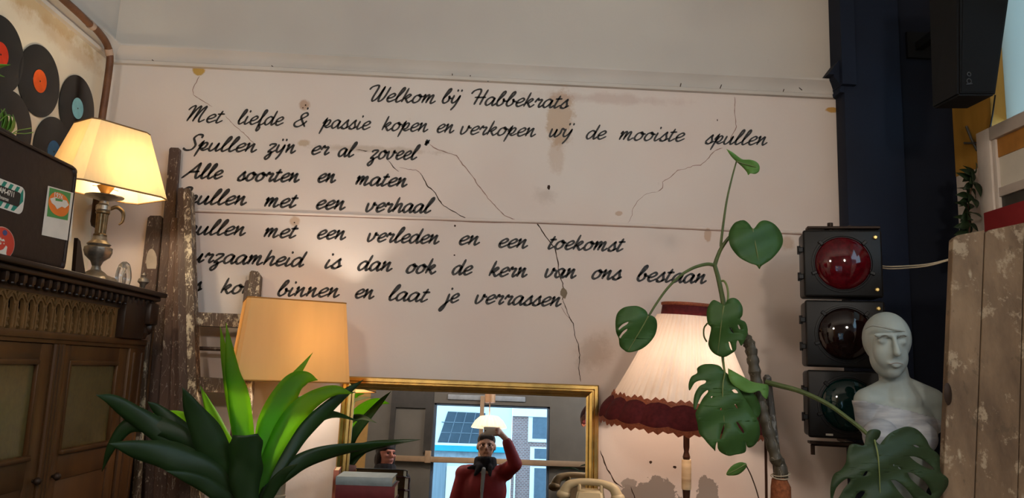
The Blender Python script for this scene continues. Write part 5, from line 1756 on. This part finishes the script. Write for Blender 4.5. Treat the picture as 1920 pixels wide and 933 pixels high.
wbY = 2.58
wb = thing('weathered_door', 'large weathered plank door with flaking paint leaning at the right', 'door', (P(1880, 900, wbY).x, wbY, 0))
def wp(px, py, y):
    return P(px, py, y)
def wplank(tl, tr, bl, br, yt, yb, th, name):
    TL, TR, FR, FL = plank_pts(tl, tr, bl, br, yt, yb, th)
    nrm = (TR-TL).cross(FL-TL).normalized()
    if nrm.y < 0: nrm = -nrm
    mb = MB(); mb.prism([TL+Vector((.012, 0, .0)), TR, FR, FL, TL+Vector((-.001, 0, -.012))], nrm*th)
    bmesh.ops.bevel(mb.bm, geom=[x for x in mb.bm.edges if x.calc_length() > .3], offset=.002, segments=1, affect='EDGES')
    return pt(mb, name, M_weather, wb, 30)
wplank((1788, 441), (1846, 431), (1768, 933), (1827, 933), 2.72, 2.60, .032, 'plank')
wplank((1848, 431), (1921, 417), (1829, 933), (1908, 933), 2.72, 2.60, .032, 'plank')
wplank((1923, 417), (2000, 404), (1910, 933), (1996, 933), 2.72, 2.60, .032, 'plank')
mb = MB(); a, b = P(1772, 735, 2.655), P(1780, 728, 2.655); mb.lathe([(.020, 0), (.024, .004), (.010, .008), (.001, .009)], 16); mb.xf(Matrix.Translation(P(1776, 738, 2.638)) @ Matrix.Rotation(rad(90), 4, 'X') @ Matrix.Diagonal((.6, 1.6, 1, 1))); pt(mb, 'keyhole_plate', M_darkiron, wb)

# red box, corner ivy and fittings by the window
c0, c1_ = PX(1848, 405, XR-.06), PX(1848, 470, XR-.06)
mb = MB(); mb.box2((XR-.115, 2.2, c1_.z), (XR-.055, PX(1850, 410, XR-.10).y, c0.z), .005)
tag(mb.build('red_box', plain('red_paint', '#8c2a2c', .5, var=.15)), 'red box on the window ledge just above the weathered door', 'box')
lg = MB(); lg.box2((XR-.13, 1.8, c1_.z-.03), (XR+.001, PX(1832, 430, XR-.06).y, c1_.z-.0005), .004); struct(lg.build('trim_7', M_white, None, 30))
civ = thing('ivy_plant', 'dark ivy trailing in the corner between navy wall and white window', 'plant', tuple(PX(1822, 440, XR-.12)))
M_ivyd = leaf_mat('dark_ivy_leaf', '#26361f', '#1d2a18', .2, '#55802a', .4)
pts = [PX(1812, 470, XR-.12), PX(1818, 425, XR-.12), PX(1815, 390, XR-.1), PX(1822, 350, XR-.1), PX(1826, 325, XR-.09)]
sp = spline(pts, 8)
pt(MB().tube(sp, .004, 6), 'stem', plain('ivy_stem', '#4a3424', .7), civ)
for i in range(46):
    p = sp[random.randint(0, len(sp)-1)]
    d = Vector((random.uniform(-1, .3), random.uniform(-1, .4), random.uniform(-1, .5)))
    L = random.uniform(.05, .085)
    mb = MB(); small_leaf(mb, p, d, (.3, -1, .4), L, L*.32); solid(pt(mb, 'leaf', M_ivyd, civ))
mb = MB(); mb.tube([PX(1812, 237, XR-.02), PX(1822, 262, XR-.03), PX(1832, 282, XR-.03)], .006, 6); mb.tube([PX(1808, 268, XR-.03), PX(1834, 268, XR-.03)], .005, 6)
tag(mb.build('window_stay', plain('grey_metal', '#6b6a68', .4, .6)), 'small grey metal stay on the yellow post by the window', 'stay')
mb = MB(); mb.tube([PX(1866, 178, XR-.02), PX(1861, 215, XR-.02), PX(1855, 248, XR-.02)], .004, 6)
tag(mb.build('cable', M_black), 'thin black cable hanging from the black box to the white window', 'cable')

# ================================================================== BLACK LOUDSPEAKER HIGH ON THE RIGHT
SY = 2.9
sp_ = thing('loudspeaker', 'black tapered loudspeaker cabinet hung high at the upper right', 'loudspeaker', (P(1810, 170, SY).x, SY, P(1810, 178, SY).z))
bl_, br_ = P(1797, 178, SY), P(1868, 178, SY)
zt = bl_.z+.62
dirr = (P(1893, 0, SY)-br_)
dirl = (P(1797, 0, SY)-bl_)
tr_ = br_+dirr*(.62/dirr.z); tl_ = bl_+dirl*(.62/dirl.z)
mb = MB(); mb.hexa([bl_, br_, br_+Vector((-.01, .17, 0)), bl_+Vector((-.01, .17, 0))], [tl_, tr_, tr_+Vector((-.01, .19, 0)), tl_+Vector((-.02, .19, 0))])
bmesh.ops.bevel(mb.bm, geom=mb.bm.edges[:], offset=.008, segments=2, affect='EDGES'); pt(mb, 'cabinet', M_box, sp_, 40)
mb = MB()
q = [bl_+Vector((.012, -.003, .012)), br_+Vector((-.012, -.003, .012)), tr_+Vector((-.02, -.003, -.012)), tl_+Vector((.02, -.003, -.012))]
mb.prism(q, (0, .004, 0)); pt(mb, 'grille', plain('speaker_grille', '#0a0b0e', .85, var=.3, scale=200), sp_, 0)
mb = MB()
for cx, cy, r in ((1817, 139, .008), (1817, 152, .010)):
    p = P(cx, cy, SY-.005); pts = [p+Vector((math.cos(a)*r*.9, 0, math.sin(a)*r)) for a in [i/14*math.tau for i in range(15)]]; mb.tube(pts, .0022, 6)
mb.tube([P(1812, 158, SY-.005), P(1823, 157, SY-.005)], .0025, 6)
pt(mb, 'badge', plain('badge_grey', '#3c3e42', .5), sp_, 0)
mb = MB(); mb.box2((2.16, SY+.12, bl_.z+.54), (2.20, YB-.035, bl_.z+.58)); mb.box2((bl_.x+.08, SY+.14, bl_.z+.54), (2.20, SY+.18, bl_.z+.58)); mb.box2((2.12, YB-.05, bl_.z+.50), (2.24, YB-.032, bl_.z+.64)); pt(mb, 'wall_bracket', M_box, sp_, 30)

# ================================================================== PEOPLE (seen in the mirror)
M_skin = plain('skin', '#b98a72', .5, var=.12, scale=30)
M_skin2 = plain('skin_ruddy', '#b3705e', .5, var=.12, scale=30)
M_jacket = plain('red_jacket', '#7d1f20', .6, var=.2, scale=9, bump=.2)
M_collar = plain('dark_fleece', '#1a1416', .9, var=.3, scale=60)
M_tee = plain('grey_shirt', '#8a8784', .8)
M_trs = plain('dark_trousers', '#23252c', .8)
M_shoe = plain('dark_shoe', '#1c1a18', .5)
M_hair1 = plain('grey_hair', '#4a4039', .8, var=.3, scale=80)
M_hair2 = plain('dark_hair', '#2a1a14', .6, var=.3, scale=80)
M_eye = plain('eye_dark', '#1d1512', .3)
M_lip = plain('lip', '#8d4d44', .5)
def finger(a, b, c, r=.0085):
    return [('c', a, b, r, r*.95), ('c', b, c, r*.95, r*.8)]
def head_prims(h, s=1.0):
    """Head around h (centre), face towards -y before turning."""
    V = lambda x, y, z: Vector(h)+Vector((x, y, z))*s
    return [('e', V(0, .012, .022), (.075*s, .095*s, .092*s)), ('e', V(0, -.022, -.03), (.062*s, .066*s, .080*s)), ('e', V(0, -.045, -.082), (.034*s, .034*s, .026*s)),
            ('c', V(0, -.084, .018), V(0, -.106, -.022), .008*s, .014*s), ('c', V(-.034, -.076, .026), V(.034, -.076, .026), .012*s, .012*s),
            ('e', V(-.04, -.062, -.018), (.022*s, .02*s, .02*s)), ('e', V(.04, -.062, -.018), (.022*s, .02*s, .02*s)),
            ('c', V(-.018, -.080, -.052), V(.018, -.080, -.052), .010*s, .010*s),
            ('e', V(-.077, .01, -.006), (.010*s, .020*s, .032*s)), ('e', V(.077, .01, -.006), (.010*s, .020*s, .032*s))]
def person(name, label, root, H, yaw, arms, mats, hair, glasses=False, tilt=0.0):
    """H: head centre in world. arms: list of (shoulder, elbow, wrist, hand prims) in world. Face looks to -y turned by yaw."""
    t = thing(name, label, 'person', root)
    x0, y0 = root[0], root[1]
    hz = H.z
    s = hz/1.60
    Rm = Matrix.Translation(H) @ Matrix.Rotation(yaw, 4, 'Z') @ Matrix.Rotation(tilt, 4, 'X') @ Matrix.Translation(-H)
    heads = []
    for p in head_prims(H, 1.10):
        if p[0] == 'c': heads.append(('c', Rm @ p[1], Rm @ p[2], p[3], p[4]))
        else: heads.append(('e', Rm @ p[1], p[2]))
    Z = lambda q: q*s
    B = lambda x, y, z: Vector((x0+x, y0+y, z*s))
    pr = heads + [('c', H+Vector((0, .02, -.07)), B(0, .01, 1.40), .055, .060), ('c', B(0, 0, 1.40), B(0, 0, 1.36), .07, .12),
         ('c', B(-.13, 0, 1.33), B(.13, 0, 1.33), .07, .07), ('e', B(0, 0, 1.20), (.16, .105, .20)), ('e', B(0, 0, .98), (.15, .10, .16))]
    for sx in (-1, 1):
        pr += [('c', B(sx*.09, 0, .92), B(sx*.10, -.01, .50), .085, .060), ('c', B(sx*.10, -.01, .50), B(sx*.105, .01, .10), .055, .038), ('c', B(sx*.105, .03, .045), B(sx*.115, -.12, .035), .036, .030)]
    for sh, el, wr, hand in arms:
        pr += [('c', sh, el, .050, .042), ('c', el, wr, .042, .028)] + hand
    b = blend('body', pr, mats['skin'], None, .008, 3); hang(b, t)
    # jacket
    jk = [('c', B(-.15, .0, 1.345), B(.15, .0, 1.345), .085, .085), ('e', B(0, -.005, 1.19), (.215, .145, .24)), ('c', B(-.09, 0, 1.05), B(-.09, 0, .84), .125, .125), ('c', B(.09, 0, 1.05), B(.09, 0, .84), .125, .125), ('c', B(0, -.02, 1.1), B(0, -.02, .84), .14, .14)]
    for sh, el, wr, hand in arms:
        w2 = el.lerp(wr, .86)
        jk += [('c', sh, el, .080, .068), ('c', el, w2, .066, .050), ('e', sh, (.09, .085, .085))]
    j = blend('jacket', jk, mats['jacket'], None, .012, 4); hang(j, t)
    co = [('c', B(.085*math.cos(a), .01+.085*math.sin(a), 1.385), B(.080*math.cos(a), .0+.080*math.sin(a), 1.475), .034, .028) for a in [i/16*math.tau for i in range(16)]]
    co += [('c', B(-.06, -.08, 1.41), B(-.16, -.10, 1.39), .036, .012), ('c', B(-.05, -.10, 1.40), B(-.09, -.13, 1.33), .034, .016), ('c', B(.045, -.10, 1.40), B(.05, -.135, 1.33), .028, .014)]
    c = blend('collar', co, mats['collar'], None, .009, 3); hang(c, t)
    te = [('c', B(-.012, -.118, 1.38), B(-.02, -.150, 1.18), .022, .016), ('c', B(-.02, -.150, 1.18), B(-.02, -.155, .95), .014, .008)]
    hang(blend('shirt', te, mats['shirt'], None, .006, 2), t)
    tr = []
    for sx in (-1, 1):
        tr += [('c', B(sx*.09, 0, .92), B(sx*.10, -.01, .50), .105, .078), ('c', B(sx*.10, -.01, .50), B(sx*.105, .01, .11), .076, .066)]
    tr += [('c', B(-.06, 0, .95), B(.06, 0, .95), .13, .13)]
    hang(blend('trousers', tr, M_trs, None, .012, 3), t)
    for sx in (-1, 1):
        hang(blend('shoe', [('c', B(sx*.105, .04, .052), B(sx*.115, -.15, .042), .048, .040), ('c', B(sx*.105, .04, .052), B(sx*.105, .03, .1), .048, .045)], M_shoe, None, .009, 2), t)
    hp = []
    for p in hair:
        if p[0] == 'c': hp.append(('c', Rm @ (H+Vector(p[1])), Rm @ (H+Vector(p[2])), p[3], p[4]))
        else: hp.append(('e', Rm @ (H+Vector(p[1])), p[2]))
    hang(blend('hair', hp, mats['hair'], None, .007, 2), t)
    for sx in (-1, 1):
        mb = MB(); mb.ball(Rm @ (H+Vector((sx*.031, -.078, .008))), .012, 12, 8); pt(mb, 'eye', M_eye, t)
    mb = MB(); mb.tube(spline([Rm @ (H+Vector((x, -.089+abs(x)*.25, -.053))) for x in (-.024, 0, .024)], 5), .005, 8); pt(mb, 'lips', M_lip, t)
    if glasses:
        mb = MB()
        for sx in (-1, 1):
            mb.tube([Rm @ (H+Vector((sx*.033+.024*math.cos(a), -.096, .006+.018*math.sin(a)))) for a in [i/16*math.tau for i in range(17)]], .0022, 6)
            mb.tube([Rm @ (H+Vector((sx*.056, -.095, .010))), Rm @ (H+Vector((sx*.080, .01, .008)))], .002, 6)
        mb.tube([Rm @ (H+Vector((-.010, -.097, .010))), Rm @ (H+Vector((.010, -.097, .010)))], .0022, 6)
        pt(mb, 'glasses', M_eye, t)
    return t
# photographer: faces the mirror (+y), right arm raised with the phone
PHX, PHY, PHZ = .055, -.018, 1.716
HD = Vector((.008, -.30, 1.592))
ha = []
pc = Vector((.128, -.045, 1.706))
ha += [('c', Vector((.192, -.055, 1.648)), pc, .028, .030), ('e', pc, (.030, .022, .038))]
for i, (dz, L) in enumerate(((.034, .062), (.016, .068), (-.003, .064), (-.020, .052))):
    a = pc+Vector((-.004, .014, dz)); ha += finger(a, a+Vector((-.006, .030, .002)), a+Vector((-.012-L*.35, .036, .0)), .0088)
ha += [('c', pc+Vector((.0, -.012, -.010)), pc+Vector((-.028, -.004, -.026)), .012, .010), ('c', pc+Vector((-.028, -.004, -.026)), pc+Vector((-.052, .012, -.028)), .010, .008)]
hb = []
lw = Vector((-.26, -.20, .84))
hb += [('c', lw, lw+Vector((0, .02, -.07)), .028, .034)]
for i in range(4):
    a = lw+Vector((-.024+.016*i, .03, -.09)); hb += finger(a, a+Vector((0, .012, -.035)), a+Vector((0, -.002, -.06)), .0088)
hb += finger(lw+Vector((.03, .03, -.05)), lw+Vector((.045, .045, -.07)), lw+Vector((.045, .045, -.095)), .0095)
arms1 = [(Vector((.195, -.30, 1.36)), Vector((.285, -.12, 1.43)), Vector((.192, -.055, 1.648)), ha), (Vector((-.19, -.30, 1.33)), Vector((-.265, -.31, 1.06)), lw, hb)]
hair1 = [('e', (0, .022, .056), (.089, .104, .082)), ('e', (0, .055, -.005), (.086, .072, .085)), ('c', (-.045, -.055, .082), (.045, -.055, .082), .030, .030)]
# the builder looks towards -y; turn the whole man round afterwards by mirroring yaw = 180 degrees
def flip_y(v, y0):
    return Vector((v.x, 2*y0-v.y, v.z))
def person_facing_mirror():
    y0 = -.30
    A = []
    for sh, el, wr, hd in arms1:
        hh = []
        for p in hd:
            hh.append(('c', flip_y(p[1], y0), flip_y(p[2], y0), p[3], p[4]) if p[0] == 'c' else ('e', flip_y(p[1], y0), p[2]))
        A.append((flip_y(sh, y0), flip_y(el, y0), flip_y(wr, y0), hh))
    t = person('person', 'person in red jacket and glasses holding up a phone, reflected in the mirror', (.005, y0, 0), HD, 0.0, A,
               dict(skin=M_skin, jacket=M_jacket, collar=M_collar, shirt=M_tee, hair=M_hair1), hair1, True, rad(0))
    for ch in t.children:
        for v in ch.data.vertices:
            v.co.y = 2*y0-v.co.y
        ch.data.flip_normals()
    return t
person_facing_mirror()
t = thing('smartphone', 'pale smartphone held up by the person in the red jacket', 'phone', (PHX, PHY, PHZ))
mb = MB(); mb.box((0, 0, 0), (.150, .009, .072), None, .004, 3); mb.build('body', plain('phone_back', '#c9b8a6', .25, var=.05), t, 40)
mb = MB(); mb.lathe([(.006, 0), (.006, .001), (.001, .001)], 14); mb.xf(Matrix.Translation((-.058, .0045, .0)) @ Matrix.Rotation(rad(-90), 4, 'X')); mb.build('camera_lens', M_eye, t, 30)
mb = MB(); mb.box((.0, -.0050, 0), (.140, .001, .066)); mb.build('screen', plain('phone_screen', '#4a4a4e', .1), t, 0)
# second person to the left, looking away towards the window
H2 = Vector((-.985, -.60, 1.500))
hc_, hd_ = [], []
for q, sx in ((hc_, -1), (hd_, 1)):
    w_ = Vector((-.985+sx*.20, -.62, .82))
    q += [('c', w_, w_+Vector((0, .02, -.07)), .026, .030)]
    for i in range(4):
        a = w_+Vector((-.02+.014*i, .03, -.085)); q += finger(a, a+Vector((0, .012, -.03)), a+Vector((0, 0, -.055)), .008)
    q += finger(w_+Vector((-sx*.03, .03, -.05)), w_+Vector((-sx*.042, .04, -.07)), w_+Vector((-sx*.042, .04, -.09)), .009)
arms2 = [(Vector((-.985+sx*.17, -.60, 1.26)), Vector((-.985+sx*.21, -.60, 1.02)), Vector((-.985+sx*.20, -.62, .82)), q) for sx, q in ((-1, hc_), (1, hd_))]
M_darkcoat = plain('dark_coat', '#241f22', .8)
hair2 = [('e', (0, .015, .055), (.096, .112, .084)), ('e', (0, .03, .04), (.094, .100, .092)), ('e', (0, .06, -.05), (.085, .060, .11)), ('c', (-.075, .0, .0), (-.08, .01, -.12), .032, .026), ('c', (.075, .0, .0), (.08, .01, -.12), .032, .026), ('c', (-.05, -.04, .088), (.05, -.04, .088), .026, .026)]
person('person', 'person with dark hair and dark coat, half hidden by leaf and books in the mirror', (-.985, -.60, 0), H2, rad(140), arms2,
       dict(skin=M_skin2, jacket=M_darkcoat, collar=M_darkcoat, shirt=M_darkcoat, hair=M_hair2), hair2)

# ================================================================== PENDANT AND ADDED FILL GLOBES BEHIND THE CAMERA
M_pend = cloth_shade('pendant_glass', '#efe6da', .6, h_t='#f5e8d4')
pd = thing('pendant_lamp', 'lit pleated pendant lamp hanging before the street window, reflected in the mirror', 'lamp', (.02, -1.5, 1.86))
mb = MB(); mb.lathe([(.03, .135), (.10, .125), (.155, .075), (.19, .015), (.195, 0)], 96, fn=lambda a, r, z: r*(1+.03*math.sin(a*24)), close=False); solid(mb.build('shade', M_pend, pd, 0), .0015)
mb = MB(); mb.lathe([(.001, .28), (.060, .28), (.060, .385), (.02, .39), (.001, .39)], 24); mb.tube([(0, 0, .13), (0, 0, .285)], .006, 8); mb.build('cap', plain('pendant_cap', '#b58a68', .4, .3), pd, 30)
mb = MB(); mb.tube([(0, 0, .38), (0, 0, ZC-1.861)], .004, 8); mb.build('cord', M_black, pd, 30)
mb = MB(); mb.ball((0, 0, .07), (.03, .03, .035), 14, 10); mb.build('bulb', M_bulb, pd, 30)
ldat = bpy.data.lights.new('bulb_light', 'POINT'); ldat.energy = LAMP_W['pendant']; ldat.color = (1, .86, .68); ldat.shadow_soft_size = .03
lo = bpy.data.objects.new('bulb_light', ldat); COL.objects.link(lo); lo.parent = pd; lo.location = (0, .06, .05)
M_globe = emit('fill_globe_glow', '#fff1e2', FILL_W/(4*math.pi**2*.15**2))  # globes added out of view to light the back wall evenly
for i, (gx, gy, gz) in enumerate(FILL_GLOBES):
    g = thing('fill_globe', ['added fill globe, unseen, above the left half of the room', 'added fill globe, unseen, above the right half of the room'][i], 'lamp', (gx, gy, gz), 0, 'added fill globes out of view')
    mb = MB(); mb.ball((0, 0, 0), .15, 24, 16); mb.build('globe', M_globe, g, 60)
    mb = MB(); mb.lathe([(.05, .14), (.05, .17), (.012, .18), (.012, ZC-gz-.03), (.06, ZC-gz-.02), (.06, ZC-gz-.001)], 20); mb.build('rod', M_brass_old, g, 30)

# ================================================================== THE STREET BEHIND THE WINDOW
FY = -9.0
M_fac = plain('pale_facade', '#cfd6da', .8, var=.06, scale=2)
M_turq = plain('turquoise_board', '#2f9db0', .5, var=.1)
M_fwhite = plain('facade_white', '#e4e6e6', .6, var=.05)
M_dglass = plain('dark_shop_glass', '#46525c', .15, var=.25, scale=2)
k = NT('brick')
bk = k.n('ShaderNodeTexBrick'); bk.inputs['Scale'].default_value = 7; bk.inputs['Color1'].default_value = lin('#8a6a66'); bk.inputs['Color2'].default_value = lin('#765a58'); bk.inputs['Mortar'].default_value = lin('#a39a96'); bk.inputs['Mortar Size'].default_value = .03
k.l(k.coords((1, 1, 1), (rad(90), 0, 0)), bk.inputs['Vector']); k.l(bk.outputs[0], k.b.inputs['Base Color']); k.set(Roughness=.85)
M_brick = k.m
fa = thing('shop_facade', 'pale shopfront with turquoise strip across the street, seen in the mirror', 'building', (-.4, FY, 0))
def fbox(name, x0, x1, z0, z1, d, mat, th=.05, label=None, root=None):
    mb = MB(); mb.box2((x0, FY-.05, z0), (x1, FY+d, z1)); return pt(mb, name, mat, root or fa, 0, label)
fbox('wall', -6, .46, 0, 5.2, .0, M_fac)
mb = MB(); mb.prism([(-1.06, FY+.002, 2.11), (-.20, FY+.002, 2.12), (-.10, FY+.002, 2.74), (-.88, FY+.002, 2.75)], (0, .02, 0)); pt(mb, 'shop_window', M_dglass, fa, 0)
mb = MB()
for i in range(1, 4):
    t = i/4
    a = Vector((lerp(-1.06, -.20, t), FY+.022, 2.11)); b = Vector((lerp(-.88, -.10, t), FY+.022, 2.745)); mb.tube([a, b], .009, 6)
for z in (2.32, 2.53):
    mb.tube([(-1.0, FY+.022, z), (-.15, FY+.022, z)], .009, 6)
pt(mb, 'glazing_bars', plain('bars_grey', '#6a7680', .5), fa, 0)
fbox('turquoise_strip', -1.6, .33, 1.95, 2.06, .14, M_turq, label='turquoise strip')
fbox('white_band', -1.6, .33, 2.06, 2.11, .10, M_fwhite)
fbox('lower_band', -1.6, .40, 1.75, 1.95, .03, plain('grey_facade', '#98a3ab', .7))
fbox('panelling', -1.3, -.86, 0, 1.74, .04, plain('grey_panelling', '#7f8d96', .7, var=.2, scale=6, stretch=(6, 1, .2)))
fbox('entrance', -.84, -.2, 0, 1.66, .03, M_fwhite)
fb = thing('brick_house', 'brick house with white framed windows across the street, seen in the mirror', 'building', (2, FY, 0))
fbox('wall', .47, 6, 0, 5.2, .01, M_brick, root=fb)
fbox('cornice', .47, 6, 2.70, 2.98, .06, M_fwhite, root=fb)
for x0, x1, z0, z1 in ((.89, 1.7, 2.26, 2.69), (.94, 1.7, 1.86, 2.06), (.945, 1.6, .8, 1.675)):
    f_ = fbox('window', x0-.09, x1+.09, z0-.07, z1+.03, .03, M_fwhite, root=fb)
    mb = MB(); mb.box2((x0, FY+.02, z0), (x1, FY+.038, z1)); mb.build('pane', plain('pane_blue', '#5f6f7c', .2, var=.15), f_, 0)
fbox('drainpipe', .53, .56, 0, 1.72, .06, M_fwhite, root=fb)
# dark leafy plant by the window, seen in the mirror
mp_ = thing('house_plant', 'dark broad leaved plant by the street window, reflected at the mirror right side', 'plant', (1.08, -1.85, 0))
mb = MB(); mb.lathe([(.001, 0), (.12, 0), (.17, .3), (.16, .3), (.001, .28)], 24); mb.build('pot', plain('dark_pot', '#2a2a2c', .5), mp_, 30)
mb = MB(); mb.tube([(0, 0, .28), (.02, 0, .8), (-.01, 0, 1.4)], [.016, .014, .010], 8); mb.build('stem', M_bark, mp_, 30)
for i in range(14):
    a = i*2.4
    p = Vector((0, 0, .9+.045*i))
    mb = MB(); small_leaf(mb, p, (math.cos(a), math.sin(a), .35), (0, 0, 1), .26, .07); solid(mb.build('leaf', M_ivyd, mp_, 50))
